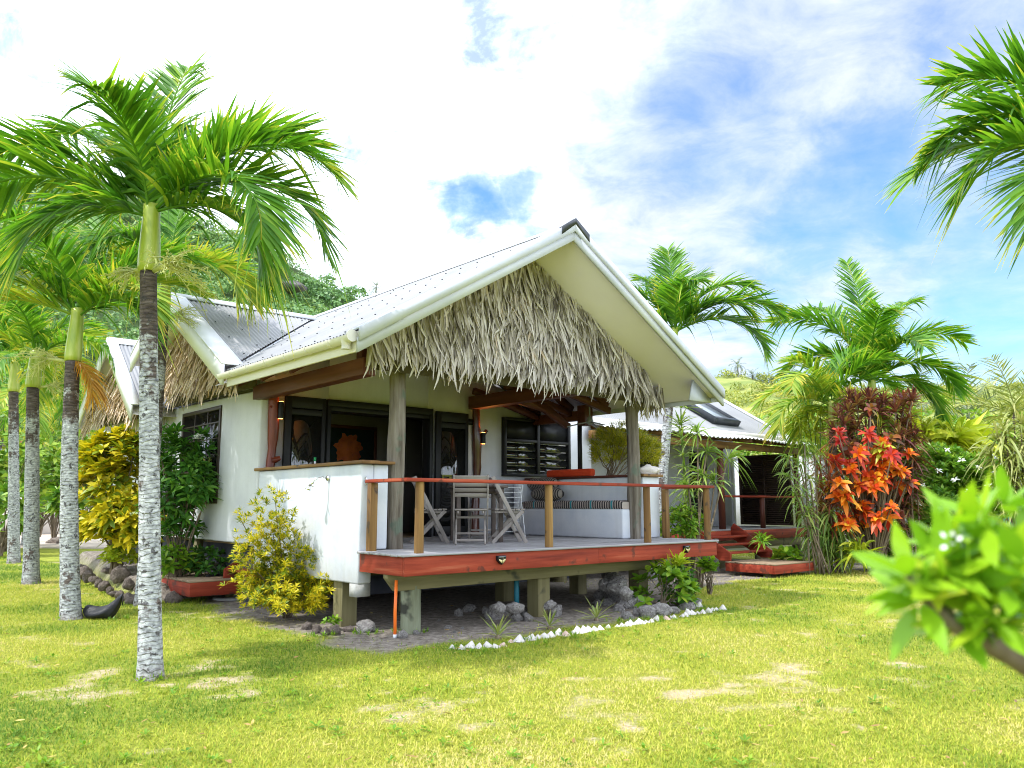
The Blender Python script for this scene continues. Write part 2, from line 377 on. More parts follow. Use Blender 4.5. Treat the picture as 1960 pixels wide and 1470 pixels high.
MT['bract'] = leafmat('pink_bract', [(0,(.62,.10,.14)),(1,(.72,.20,.22))], trans=.3)
MT['spider'] = leafmat('spider_plant_leaf', [(0,(.16,.24,.05)),(.5,(.36,.40,.12)),(1,(.54,.50,.24))], tip=(.42,.22,.12), tip_at=.82, trans=.3)
MT['forest'] = leafmat('hill_forest_leaf', [(0,(.07,.16,.06)),(.35,(.12,.25,.075)),(.7,(.19,.34,.09)),(1,(.34,.45,.12))], trans=.25, cl=.05)  # distance haze mixed into the greens: bluer and lower in contrast
MT['forestyel'] = leafmat('hill_scrub_leaf', [(0,(.12,.18,.03)),(.5,(.30,.34,.05)),(1,(.48,.46,.09))], trans=.25, cl=.05)
MT['backshrub'] = leafmat('garden_shrub_leaf', [(0,(.06,.16,.02)),(.5,(.19,.35,.03)),(.85,(.42,.52,.06)),(1,(.65,.55,.06))], trans=.3, cl=.6)
MT['litter'] = leafmat('fallen_leaf', [(0,(.14,.07,.03)),(.5,(.36,.22,.07)),(1,(.55,.42,.12))], trans=.1)

def glassmat():
    m, nt, out = _new('dark_window_glass')
    p = nt.nodes.new('ShaderNodeBsdfPrincipled'); nt.links.new(p.outputs[0], out.inputs[0])
    p.inputs['Base Color'].default_value = (.012, .013, .012, 1); p.inputs['Roughness'].default_value = .03
    p.inputs['Specular IOR Level'].default_value = .9; p.inputs['IOR'].default_value = 1.6
    return m
MT['glass'] = glassmat()

def stripemat(name, axis, cols, freq):
    """woven stripes across one axis"""
    m, nt, out = _new(name)
    p = nt.nodes.new('ShaderNodeBsdfPrincipled'); nt.links.new(p.outputs[0], out.inputs[0]); p.inputs['Roughness'].default_value = .9
    tc = nt.nodes.new('ShaderNodeTexCoord'); s = nt.nodes.new('ShaderNodeSeparateXYZ'); nt.links.new(tc.outputs['Object'], s.inputs[0])
    a = math2(nt, 'FRACT', math2(nt, 'MULTIPLY', s.outputs[axis], freq))
    b = math2(nt, 'FRACT', math2(nt, 'MULTIPLY', s.outputs[axis], freq / 9.0))
    fine = ramp(nt, a, [(0, cols[0]), (.55, cols[1])], 'CONSTANT')
    wide = ramp(nt, b, [(0, (0,0,0)), (.88, (1,1,1)), (.97, (0,0,0))], 'CONSTANT')
    nt.links.new(mixc(nt, wide, fine, cols[2]), p.inputs['Base Color'])
    return m
MT['stripe'] = stripemat('striped_fabric', 1, [(.025,.021,.021), (.36,.31,.28), (.02,.20,.24)], 17)
MT['stripe2'] = stripemat('striped_bolster_fabric', 1, [(.022,.019,.019), (.26,.23,.20), (.08,.06,.05)], 20)

def trunkmat():
    m, nt, out = _new('palm_trunk')
    p = nt.nodes.new('ShaderNodeBsdfPrincipled'); nt.links.new(p.outputs[0], out.inputs[0]); p.inputs['Roughness'].default_value = .85
    p.inputs['Specular IOR Level'].default_value = .2
    a = nt.nodes.new('ShaderNodeAttribute'); a.attribute_name = 'along'
    tc = nt.nodes.new('ShaderNodeTexCoord'); ob = tc.outputs['Object']
    h = a.outputs['Fac']
    bare = ramp(nt, noise(nt, mapping(nt, ob, (1,1,6)), 6, 5), [(.3, (.045,.032,.028)), (.55, (.12,.095,.085)), (.75, (.22,.18,.16))])
    lich = ramp(nt, noise(nt, mapping(nt, ob, (1,1,1.6)), 16, 5), [(.3, (.17,.18,.185)), (.5, (.36,.37,.37)), (.68, (.56,.58,.57))])
    # the lichen thins out towards the young top of the stem
    cover = math2(nt, 'SUBTRACT', math2(nt, 'ADD', noise(nt, ob, 9, 5, .65), math2(nt, 'SUBTRACT', math2(nt, 'MULTIPLY', noise(nt, ob, 2.2, 3), 1.1), .30)), math2(nt, 'MULTIPLY', math2(nt, 'POWER', h, 5.5), .72))
    f = ramp(nt, cover, [(.52, (0,0,0)), (.62, (1,1,1))])
    col = mixc(nt, f, bare, lich)
    blot = ramp(nt, noise(nt, ob, 13, 4, .65), [(.585, (0,0,0)), (.62, (1,1,1))])
    col = mixc(nt, math2(nt, 'MULTIPLY', blot, .85), col, (.055,.05,.05))
    ringn = math2(nt, 'ADD', math2(nt, 'MULTIPLY', h, 95.0), math2(nt, 'MULTIPLY', noise(nt, ob, 5, 3), 3.2))
    ring = math2(nt, 'FRACT', ringn)
    rf = ramp(nt, ring, [(0, (1,1,1)), (.12, (1,1,1)), (.24, (0,0,0)), (.9, (0,0,0)), (1, (1,1,1))])
    col = mixc(nt, math2(nt, 'MULTIPLY', rf, .30), col, (.07,.06,.055))
    foot = ramp(nt, math2(nt, 'ADD', h, math2(nt, 'MULTIPLY', noise(nt, ob, 12, 3), .05)), [(.035, (1,1,1)), (.085, (0,0,0))])
    col = mixc(nt, math2(nt, 'MULTIPLY', foot, .7), col, (.15,.10,.075))
    nt.links.new(col, p.inputs['Base Color'])
    b = nt.nodes.new('ShaderNodeBump'); b.inputs['Distance'].default_value = .012
    nt.links.new(math2(nt, 'SUBTRACT', noise(nt, ob, 30, 4), math2(nt, 'MULTIPLY', rf, .6)), b.inputs['Height']); nt.links.new(b.outputs[0], p.inputs['Normal'])
    return m
MT['trunk'] = trunkmat()
# ------------------------------------------------------------------ world, sun, camera
SUN_EL = R(58)
sd = nrm(-HX * .97 + HY * .24)                 # towards the sun, on the ground plane
SUN = np.array([sd[0]*math.cos(SUN_EL), sd[1]*math.cos(SUN_EL), math.sin(SUN_EL)])
ld = bpy.data.lights.new('sun', 'SUN'); ld.energy = 2.2; ld.angle = R(.6); ld.color = (1, .98, .94)
lo = bpy.data.objects.new('sun', ld); COL.objects.link(lo)
lo.rotation_euler = Vector(SUN).to_track_quat('Z', 'Y').to_euler()

def make_world():
    w = bpy.data.worlds.new('World'); scene.world = w; w.use_nodes = True
    nt = w.node_tree; nt.nodes.clear()
    out = nt.nodes.new('ShaderNodeOutputWorld'); bg = nt.nodes.new('ShaderNodeBackground')
    sky = nt.nodes.new('ShaderNodeTexSky'); sky.sky_type = 'NISHITA'; sky.sun_disc = False
    sky.sun_elevation = SUN_EL; sky.sun_rotation = math.atan2(SUN[0], SUN[1])
    sky.air_density = 1.0; sky.dust_density = .6; sky.ozone_density = 1.5
    bg.inputs[1].default_value = .15
    tc = nt.nodes.new('ShaderNodeTexCoord'); d = tc.outputs['Generated']
    # clouds: noise on a plane high overhead, thinner where the photograph shows gaps of blue
    sp = nt.nodes.new('ShaderNodeSeparateXYZ'); nt.links.new(d, sp.inputs[0])
    zz = math2(nt, 'ADD', math2(nt, 'MAXIMUM', sp.outputs[2], 0.0), .16)
    cb = nt.nodes.new('ShaderNodeCombineXYZ')
    nt.links.new(math2(nt, 'DIVIDE', sp.outputs[0], zz), cb.inputs[0]); nt.links.new(math2(nt, 'DIVIDE', sp.outputs[1], zz), cb.inputs[1])
    pl = cb.outputs[0]
    n1 = noise(nt, pl, 1.5, 10, .62, .4); n2 = noise(nt, pl, 4.5, 9, .64, .4)
    wn = nt.nodes.new('ShaderNodeTexNoise'); wn.inputs['Scale'].default_value = 6.5; wn.inputs['Detail'].default_value = 6; wn.inputs['Roughness'].default_value = .62; nt.links.new(d, wn.inputs['Vector'])
    wo = nt.nodes.new('ShaderNodeVectorMath'); wo.operation = 'MULTIPLY_ADD'; nt.links.new(wn.outputs['Color'], wo.inputs[0]); wo.inputs[1].default_value = (.22,.22,.22); wo.inputs[2].default_value = (-.11,-.11,-.11)
    wd = nt.nodes.new('ShaderNodeVectorMath'); wd.operation = 'ADD'; nt.links.new(d, wd.inputs[0]); nt.links.new(wo.outputs[0], wd.inputs[1])
    dens = math2(nt, 'ADD', math2(nt, 'MULTIPLY', n1, .72), math2(nt, 'MULTIPLY', n2, .34))
    holes = [((1680, 330), .17, .48), ((1600, 430), .14, .38), ((930, 402), .075, .46), ((1000, 380), .06, .40), ((1860, 500), .15, .34), ((1880, 670), .28, .24), ((1545, 600), .14, .28),
             ((1380, 250), .20, .15), ((1640, 190), .16, .10), ((2200, 420), .34, .36)]
    bias = None
    for (u, v), rad, amt in holes:
        c = nrm(ray(u, v))
        vm = nt.nodes.new('ShaderNodeVectorMath'); vm.operation = 'DISTANCE'; nt.links.new(wd.outputs[0], vm.inputs[0]); vm.inputs[1].default_value = c
        mr = nt.nodes.new('ShaderNodeMapRange'); mr.interpolation_type = 'SMOOTHSTEP'; nt.links.new(vm.outputs['Value'], mr.inputs[0])
        mr.inputs[1].default_value = 0; mr.inputs[2].default_value = rad; mr.inputs[3].default_value = amt; mr.inputs[4].default_value = 0
        bias = mr.outputs[0] if bias is None else math2(nt, 'MAXIMUM', bias, mr.outputs[0])
    dens = math2(nt, 'SUBTRACT', math2(nt, 'ADD', dens, .13), bias)
    f = ramp(nt, dens, [(.20, (0,0,0)), (.40, (.25,.25,.25)), (.58, (.68,.68,.68)), (.76, (1,1,1))])
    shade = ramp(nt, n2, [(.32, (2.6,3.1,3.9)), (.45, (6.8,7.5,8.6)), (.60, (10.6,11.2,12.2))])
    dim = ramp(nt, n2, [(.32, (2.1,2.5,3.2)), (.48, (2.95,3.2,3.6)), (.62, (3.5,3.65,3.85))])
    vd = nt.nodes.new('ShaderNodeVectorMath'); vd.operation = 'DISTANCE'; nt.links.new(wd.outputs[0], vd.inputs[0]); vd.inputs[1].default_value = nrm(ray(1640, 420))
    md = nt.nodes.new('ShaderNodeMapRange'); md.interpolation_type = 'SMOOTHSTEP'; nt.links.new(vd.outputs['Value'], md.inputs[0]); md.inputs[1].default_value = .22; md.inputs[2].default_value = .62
    shade = mixc(nt, md.outputs[0], dim, shade)          # clouds dimmed around the right of the view, brighter elsewhere as added fill light
    sc = nt.nodes.new('ShaderNodeMix'); sc.data_type = 'RGBA'
    blue = mixc(nt, 1.0, sky.outputs[0], (.54, .74, .92), 'MULTIPLY')
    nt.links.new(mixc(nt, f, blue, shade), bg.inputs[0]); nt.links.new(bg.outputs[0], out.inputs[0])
    nt.nodes.remove(sc)
make_world()

cam = bpy.data.cameras.new('camera'); co = bpy.data.objects.new('camera', cam); COL.objects.link(co)
co.location = (0, 0, CAMH); co.rotation_euler = (R(90) + PITCH, 0, 0)
cam.sensor_width = 36; cam.lens = 36 * FPX / 1960; cam.clip_start = .05; cam.clip_end = 6000
cam.dof.use_dof = True; cam.dof.focus_distance = 11.5; cam.dof.aperture_fstop = 2.8
scene.camera = co
vs = scene.view_settings; scene.display_settings.display_device = 'sRGB'
vs.view_transform = 'Standard'; vs.look = 'None'; vs.gamma = 1; vs.exposure = 1.12
scene.cycles.use_denoising = True
try: scene.cycles.denoiser = 'OPENIMAGEDENOISE'
except Exception: pass
scene.cycles.filter_width = 1.0
scene.cycles.max_bounces = 8; scene.cycles.diffuse_bounces = 4; scene.cycles.glossy_bounces = 3; scene.cycles.transparent_max_bounces = 8
scene.cycles.sample_clamp_indirect = 8; scene.cycles.caustics_reflective = False; scene.cycles.caustics_refractive = False

# ------------------------------------------------------------------ ground
def ground_z(x, y):
    dx = x - HO[0]; dy = y - HO[1]; hx = dx * HX[0] + dy * HX[1]; hy = dx * HY[0] + dy * HY[1]
    sm = lambda t: np.clip(t, 0, 1) ** 2 * (3 - 2 * np.clip(t, 0, 1))
    bed = sm((hx + 1.25 - (hy - 6.5) * .08) / .35) * sm((hy - 6.2) / .5) * sm((15 - hy) / 1.5) * sm((1.0 - hx) / .5) * np.clip(.25 + .05 * (hy - 6.5), 0, .55)
    return bed + .05 * (fbm(x * .25 + 40, y * .25 + 9, 3) - .5) * np.clip((np.hypot(x, y) - 4) / 8, 0, 1)

def bare(x, y):
    """0 = thick grass ... 1 = bare sand (worn patches of the lawn)"""
    n = fbm(x * .6 + 3, y * .6 + 11, 4) * .36 + fbm(x * 3.4 + 50, y * 3.4 + 7, 5) * .64
    worn = np.exp(-((y - 8.3) / 1.3) ** 2) * np.clip(1 - np.abs(x - .5) / 5.5, 0, 1) * .16
    worn += np.exp(-(((x - 7.6) / 2.6) ** 2 + ((y - 8.2) / 1.8) ** 2)) * .03
    worn -= np.exp(-(((x + .8) / 2.2) ** 2 + ((y - 9.4) / .7) ** 2)) * .12
    return np.clip((n + worn - .55) / .24, 0, 1) * .8

def dirt(x, y):
    """bed of bare earth under and in front of the veranda, 0..1"""
    dx = x - HO[0]; dy = y - HO[1]
    hx = dx * HX[0] + dy * HX[1]; hy = dx * HY[0] + dy * HY[1]
    w = (fbm(x * 1.3 + 9, y * 1.3 + 5, 3) - .5) * .9
    w = w - np.clip((hy - 5) * .5, 0, 3) * (hx < .3)
    edge = np.clip(np.minimum(np.minimum(hy + .62 + w * .5, hx + .75 + w), 16.5 - hx) / .30 , 0, 1)
    right = np.clip((hy - (1.2 + (hx - 6.4) * .12) + w) / .3 + np.clip((6.9 - hx) * 4, 0, 9), 0, 1)
    bed = edge * right
    bed = np.where(hy > 16, 0, bed); bed = np.maximum(bed, np.clip((hx + 1.2 - (hy - 6.5) * .08) / .2, 0, 1) * (hx < .5) * (hy > 6.3) * (hy < 15))
    # bed of the coloured shrubs on the right, foot of the small gold bush on the left
    bed = np.maximum(bed, np.clip((1 - (((x - 10.6) / 2.4) ** 2 + ((y - 22.4) / 1.9) ** 2)) * 2 + w, 0, 1))
    bed = np.maximum(bed, np.clip((1 - (((x + 2.7) / .9) ** 2 + ((y - 11.7) / .55) ** 2)) * 2 + w, 0, 1))
    return bed

def make_ground():
    def axis(a, b, st, far):
        k = np.arange(a, b + 1e-6, st); g = np.cumsum(st * 1.28 ** np.arange(1, 40)); g = g[g < far]
        return np.concatenate([a - g[::-1], k, b + g])
    xs = axis(-13, 15, .09, 2600); ys = axis(3.5, 27, .09, 2600)
    X, Y = np.meshgrid(xs, ys); Z = ground_z(X, Y); ny, nx = X.shape
    mb = MB(); i = (np.arange(ny-1)[:, None] * nx + np.arange(nx-1)[None]).ravel()
    mb.add(np.stack([X, Y, Z], -1).reshape(-1, 3), np.stack([i, i+1, i+1+nx, i+nx], 1), bare(X, Y).ravel())
    m, nt, out = _new('lawn_ground')
    p = nt.nodes.new('ShaderNodeBsdfPrincipled'); nt.links.new(p.outputs[0], out.inputs[0]); p.inputs['Roughness'].default_value = .95; p.inputs['Specular IOR Level'].default_value = .1
    a = nt.nodes.new('ShaderNodeAttribute'); a.attribute_name = 'along'; q = nt.nodes.new('ShaderNodeAttribute'); q.attribute_name = 'dirt'
    tc = nt.nodes.new('ShaderNodeTexCoord'); ob = tc.outputs['Object']
    green = ramp(nt, noise(nt, ob, 14, 6, .7), [(.3, (.14,.17,.025)), (.5, (.27,.30,.04)), (.7, (.42,.42,.08))])
    sand = ramp(nt, noise(nt, ob, 18, 6, .7), [(.3, (.36,.26,.15)), (.5, (.52,.41,.27)), (.7, (.64,.55,.42))])
    earth = ramp(nt, noise(nt, ob, 9, 7, .75), [(.28, (.07,.055,.042)), (.45, (.20,.17,.14)), (.6, (.33,.29,.25)), (.75, (.46,.42,.37))])
    f = ramp(nt, math2(nt, 'ADD', a.outputs['Fac'], math2(nt, 'MULTIPLY', math2(nt, 'SUBTRACT', noise(nt, ob, 25, 4, .7), .5), .9)), [(.28, (0,0,0)), (.75, (1,1,1))])
    nt.links.new(mixc(nt, q.outputs['Fac'], mixc(nt, f, green, sand), earth), p.inputs['Base Color'])
    b = nt.nodes.new('ShaderNodeBump'); b.inputs['Distance'].default_value = .03
    nt.links.new(noise(nt, ob, 30, 6, .75), b.inputs['Height']); nt.links.new(b.outputs[0], p.inputs['Normal'])
    o = mb.build('ground', m, smooth=True); kind(o, 'structure')
    d = o.data.attributes.new('dirt', 'FLOAT', 'POINT'); d.data.foreach_set('value', dirt(X, Y).ravel().astype(np.float32))
make_ground()

def make_grass():
    m, nt, out = _new('grass_blade')
    a = nt.nodes.new('ShaderNodeAttribute'); a.attribute_name = 'along'; g = nt.nodes.new('ShaderNodeNewGeometry')
    j = math2(nt, 'ADD', a.outputs['Fac'], math2(nt, 'MULTIPLY', math2(nt, 'SUBTRACT', g.outputs['Random Per Island'], .5), .5))
    col = ramp(nt, j, [(.1, (.10,.20,.020)), (.35, (.24,.335,.028)), (.6, (.43,.455,.045)), (.8, (.58,.53,.10)), (1, (.64,.53,.22))])
    p = nt.nodes.new('ShaderNodeBsdfPrincipled'); nt.links.new(col, p.inputs['Base Color']); p.inputs['Roughness'].default_value = .6; p.inputs['Specular IOR Level'].default_value = .2
    t = nt.nodes.new('ShaderNodeBsdfTranslucent'); nt.links.new(col, t.inputs[0])
    mx = nt.nodes.new('ShaderNodeMixShader'); mx.inputs[0].default_value = .35
    nt.links.new(p.outputs[0], mx.inputs[1]); nt.links.new(t.outputs[0], mx.inputs[2]); nt.links.new(mx.outputs[0], out.inputs[0])
    N = 680000
    y = 4.6 + (30 - 4.6) * rng.random(N) ** 1.75
    x = (rng.random(N) * 2 - 1) * (y * .68 + 2.8)
    b = bare(x, y); dd = dirt(x, y); thick = fbm(x * .8 + 70, y * .8 + 3, 3)
    keep = (rng.random(N) < (1.06 - b * .80)) & (rng.random(N) < np.where(dd > .5, .035, 1 - dd))
    # nothing grows under the deck
    dx = x - HO[0]; dy = y - HO[1]; hx = dx * HX[0] + dy * HX[1]; hy = dx * HY[0] + dy * HY[1]
    keep &= ~((hx > 0) & (hy > .05) & (hx < 6.6)) & ~((hx > 7) & (hy > 4.4) & (hy < 16) & (hx < 17.5))
    x, y, b, thick = x[keep], y[keep], b[keep], thick[keep]; N = len(x)
    B = np.stack([x, y, ground_z(x, y) - .004], 1)
    an = rng.uniform(0, 2*np.pi, N); lean = rng.uniform(.3, 1.5, N)
    D = np.stack([np.cos(an) * lean, np.sin(an) * lean, np.ones(N)], 1)
    L = (.022 + .030 * rng.random(N)) * (.7 + thick * .8) * (1 + y / 26) * np.where(b > .4, .75, 1)
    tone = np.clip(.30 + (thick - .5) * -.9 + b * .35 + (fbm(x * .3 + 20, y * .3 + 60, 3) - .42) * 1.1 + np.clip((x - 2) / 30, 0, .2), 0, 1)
    tone -= .28 * np.exp(-(((x + 4.2) / 2.2) ** 2 + ((y - 8.8) / 2.0) ** 2))  # palm crown shade put into the blade colour as a darker green patch
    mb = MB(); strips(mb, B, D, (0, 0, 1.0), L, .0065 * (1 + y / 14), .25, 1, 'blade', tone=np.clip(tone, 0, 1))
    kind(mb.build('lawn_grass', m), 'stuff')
make_grass()

def make_litter():
    mb = MB(); N = 900; y = 5 + 20 * rng.random(N) ** 1.5; x = (rng.random(N) * 2 - 1) * y * .68
    an = rng.uniform(0, 6.28, N); D = np.stack([np.cos(an), np.sin(an), rng.normal(.1, .15, N)], 1)
    strips(mb, np.stack([x, y, ground_z(x, y) + .028], 1), D, np.stack([rng.normal(0,.3,N), rng.normal(0,.3,N), np.ones(N)], 1), rng.uniform(.03,.09,N), rng.uniform(.010,.026,N), rng.uniform(-.1,.2,N), 3, 'leaf', .15)
    kind(mb.build('leaf_litter', MT['litter']), 'stuff')
    mb = MB(); N = 900; y = 5 + 16 * rng.random(N) ** 1.4; x = (rng.random(N) * 2 - 1) * y * .68; k = (fbm(x*.7+8, y*.7+4, 3) > .46) & (dirt(x, y) < .6)
    for a, b in zip(x[k], y[k]):
        s = rng.uniform(.6, 1.2); rosette(mb, (a, b, float(ground_z(a, b)) + .012), (0,0,1), int(rng.integers(6, 11)), .06*s, .022*s, el=(10,55), droop=.3, S=2, prof='leaf')
    for u, v, r in ((289,1300,.14),(137,1185,.18),(60,1117,.2),(27,1078,.2),(205,1186,.2),(700,1214,.16),(786,1212,.16),(610,1218,.14),(1200,1192,.2),(1262,1188,.2),(1330,1170,.2),(900,1246,.2),(1010,1232,.2),(1100,1220,.2)):
        c = gnd(u, v)
        for q in range(12):
            a = rng.uniform(0, 6.28); p = c + np.array([math.cos(a), math.sin(a) * .7, 0]) * r * rng.uniform(.9, 1.5)
            rosette(mb, (p[0], p[1], 0), (0,0,1), 9, .085 * rng.uniform(.6,1.2), .008, el=(35,85), droop=.35, S=3, prof='strap', fold=0)
    kind(mb.build('lawn_weeds', MT['fresh']), 'stuff')
make_litter()

# ------------------------------------------------------------------ hills far behind
def ridge_hill(name, outline, dist, depth, mat, zfoot=-2, rough=2.0):
    """terrain: a ridge whose skyline passes through the surveyed points, sloping towards us"""
    P = np.array([at(u, v, dist) for u, v in outline]); n = 90; m = 36
    xs = np.linspace(P[0, 0], P[-1, 0], n); top = np.interp(xs, P[:, 0], P[:, 2])
    t = np.linspace(0, 1, m)
    X = np.repeat(xs[None], m, 0); Yb = dist - depth * (1 - t)[:, None]
    Xs = X
    Z = zfoot + (top[None] - zfoot) * (t[:, None] ** 1.1)
    Z = Z + (fbm(X * .03 + 5, Yb * .03 + 2, 4) - .5) * rough * 6 * np.sin(np.pi * t)[:, None]
    back = np.stack([Xs[-1], np.full(n, dist + depth * .7), np.full(n, zfoot - 10)], -1)
    V = np.concatenate([np.stack([Xs, np.broadcast_to(Yb, X.shape), Z], -1).reshape(-1, 3), back])
    i = (np.arange(m)[:, None] * n + np.arange(n-1)[None]).ravel()
    mb = MB(); mb.add(V, np.stack([i, i+1, i+1+n, i+n], 1))
    o = mb.build(name, mat, smooth=True); kind(o, 'structure')
    return Xs, np.broadcast_to(Yb, X.shape), Z

def crowns(name, G, count, size, mat, leaves=46, thin=None, leaf=.17):
    X, Y, Z = G; m, n = X.shape; B = []; U = []; D = []; L = []
    for k in range(count):
        fi = rng.uniform(.02, m - 1.01); fj = rng.uniform(0, n - 1.01); i = int(fi); j = int(fj)
        p = np.array([X[i, j], Y[i, j], Z[i, j]]) * (1 - (fi - i)) + np.array([X[i+1, j], Y[i+1, j], Z[i+1, j]]) * (fi - i)
        p[0] += (X[i, j+1] - X[i, j]) * (fj - j)
        if thin is not None and not thin(p, fi / m): continue
        s = size * rng.uniform(.6, 1.35)
        d = rand_dirs(leaves, -.25, 1); r = rng.uniform(.72, 1.05, leaves)[:, None]
        q = p + np.array([0, 0, s * .45]) + d * r * s * np.array([1, 1, .85])
        B.append(q); U.append(nrm(d + rng.normal(0, .45, d.shape))); D.append(nrm(np.cross(d, rand_dirs(leaves)))); L.append(np.full(leaves, s * leaf) * rng.uniform(.6, 1.5, leaves))
    mb = MB(); B = np.concatenate(B); L = np.concatenate(L)
    strips(mb, B, np.concatenate(D), np.concatenate(U), L * 1.3, L, .1, 2, 'card')
    return kind(mb.build(name, mat), 'stuff')

MT['hillsoil'] = M('hill_undergrowth', [(0,(.030,.055,.018)),(.5,(.06,.10,.03)),(1,(.12,.16,.05))], .08, .95)
MT['hillgrass'] = M('hill_grass', [(0,(.09,.14,.03)),(.45,(.20,.24,.06)),(1,(.40,.38,.13))], .16, .95)
MT['cliff'] = M('cliff_rock', [(0,(.05,.045,.05)),(.5,(.12,.11,.11)),(1,(.22,.20,.18))], .4, .95, bump=.3, bscale=.9)
G1 = ridge_hill('hill', [(-400,330),(-150,300),(60,330),(200,345),(300,390),(385,432),(450,462),(520,500),(570,515),(625,545),(690,575),(735,600),(800,640),(900,720),(1000,800)], 210, 120, MT['hillsoil'])
crowns('hill_forest', G1, 3600, 2.3, MT['forest'], 110, leaf=.15)
G2 = ridge_hill('right_hill', [(1180,800),(1270,745),(1365,722),(1410,716),(1470,732),(1560,742),(1650,745),(1720,742),(1790,744),(1900,738),(1990,745),(2200,752),(2500,800)], 240, 130, MT['hillgrass'], rough=.8)
crowns('right_hill_scrub', G2, 3400, 1.6, MT['forestyel'], 60, lambda p, t: fbm(p[0] * .05, p[1] * .05 + t * 3, 3) > .38 or t > .93)
for k, (u, v, du, dv, y) in enumerate([(505,534,30,9,186),(556,548,26,10,184)]):
    c = at(u, v, y); w = du / FPX * y; h = dv / FPX * y
    mb = MB(); g = 14
    th = np.linspace(0, 2*np.pi, g, endpoint=False)
    for l, rr in ((0, 1.0), (1, .92), (2, .6)):
        pass
    V = []; 
    for l, (rr, off) in enumerate(((1.0, 3.0), (.95, -1.0), (.6, -2.2), (.15, -2.6))):
        for a in th:
            j = 1 + rng.normal(0, .16)
            V.append(c + np.array([math.cos(a) * w * rr * j, off + rng.normal(0, .4) + math.sin(a) * 1.2, math.sin(a) * h * rr * j]))
    F = [(l*g+i, l*g+(i+1) % g, (l+1)*g+(i+1) % g, (l+1)*g+i) for l in range(3) for i in range(g)] + [tuple(3*g+i for i in range(g))]
    kind(mb.add(V, F).build('rock_outcrop', MT['cliff']), 'structure')
# ------------------------------------------------------------------ the bungalow (house axes: x along the front, y into the house)
DZ = 1.06                                            # deck level
house = thing('bungalow', 'white bungalow with grey metal roof, thatch hung gables and red edged veranda', 'house', HO, HA)
AX, AZ, SL = 2.9, 6.0, .595                          # main ridge x and z, slope
EL, ER = -.8, 6.6
zt = lambda x: AZ - SL * abs(x - AX)
G1Y, G1Z, G1S = 7.0, 5.66, .577                      # first side gable
G2Y, G2Z, G2S = 10.62, 5.34, .80
def hp(mb, name, mat, parent=house, **k): return mb.build(name, MT[mat] if isinstance(mat, str) else mat, parent, **k)

def corr(mb, A, lo, hi, n, amp=.011, pitch=.085, per=6, screws=None):
    """corrugated sheet: A along the eave, lo/hi give the lower and upper ends"""
    a = np.arange(A[0], A[1], pitch / per); n = nrm(np.asarray(n, float))
    s = np.sin(2*np.pi * a / pitch) * amp
    lo_ = np.array([lo(q) for q in a]) + n * s[:, None]; hi_ = np.array([hi(q) for q in a]) + n * s[:, None]
    k = len(a); V = np.concatenate([lo_, hi_]); i = np.arange(k - 1)
    mb.add(V, np.stack([i, i+1, i+1+k, i+k], 1))
    if screws:
        mb.cur = 1
        for q in np.arange(A[0] + .1, A[1] - .05, pitch * 5):
            L, H = np.array(lo(q)), np.array(hi(q)); ln = np.linalg.norm(H - L)
            for t in np.arange(.12, ln - .05, screws):
                c = L + (H - L) / ln * (t + rng.normal(0, .015)) + n * (amp + .006)
                mb.box(c[0]-.009, c[0]+.009, c[1]-.009, c[1]+.009, c[2]-.010, c[2]+.004)
        mb.cur = 0

# --- walls
def walls():
    mb = MB(); y0, y1 = 4.5, 4.68; D = .34
    t = lambda x: zt(x) - D
    mb.prism([(0,1.0),(1.3,1.0),(1.3,t(1.3)),(0,t(0))], 1, y0, y1)
    mb.prism([(1.3,3.5),(3.5,3.5),(3.5,t(3.5)),(AX,t(AX)),(1.3,t(1.3))], 1, y0, y1)
    mb.prism([(3.5,1.0),(6.55,1.0),(6.55,t(6.55)),(3.5,t(3.5))], 1, y0, y1)
    mb.box(6.55, 8.2, y0, y1, 1.0, 3.75)
    mb.box(8.02, 8.2, y1, 9.0, 1.0, 3.75)
    hp(mb, 'front_wall', 'plaster')
    mb = MB()
    mb.prism([(4.38,1.02),(14.2,1.10),(14.2,3.72),(4.38,3.62)], 0, -.03, .17)     # left wall, a little uneven like lime render
    mb.prism([(4.3,3.72),(8.6,3.72),(8.6,4.5),(7.0,5.3)], 0, .0, .15)
    mb.prism([(8.7,3.72),(12.6,3.72),(10.62,5.0)], 0, .0, .15)
    o = hp(mb, 'side_wall', 'plaster', bevel=.03)
walls()

# inside: a dim room seen through the open doors
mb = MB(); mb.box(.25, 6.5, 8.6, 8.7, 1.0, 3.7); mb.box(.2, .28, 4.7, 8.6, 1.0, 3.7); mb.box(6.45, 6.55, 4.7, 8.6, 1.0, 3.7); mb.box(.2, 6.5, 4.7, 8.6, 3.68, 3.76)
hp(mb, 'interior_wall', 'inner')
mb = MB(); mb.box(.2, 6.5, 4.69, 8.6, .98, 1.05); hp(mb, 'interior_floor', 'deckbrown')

# --- shower wall on the left (low L-shaped wall) with timber cap
mb = MB()
mb.prism([(-.015,.62),(.2,.62),(.2,2.235),(.0,2.235)], 1, 1.1, 4.45)
mb.box(.2, .44, 1.1, 1.30, 1.07, 2.235)
lw = hp(mb, 'low_wall', 'plaster_low', bevel=.025)
sub = lw.modifiers.new('sub', 'SUBSURF') if False else None
mb = MB(); mb.box(-.05, .23, 1.0, 4.5, 2.238, 2.285); c = hp(mb, 'wall_cap', 'pine_y', lw, bevel=.008)
mb = MB(); mb.box(.232, .50, 1.02, 1.34, 2.238, 2.28); hp(mb, 'wall_cap', 'pine_x', lw, bevel=.008)
mb = MB(); mb.box(-.02, .2, 1.12, 1.3, .45, .62); hp(mb, 'wall_stub', 'concrete', lw)
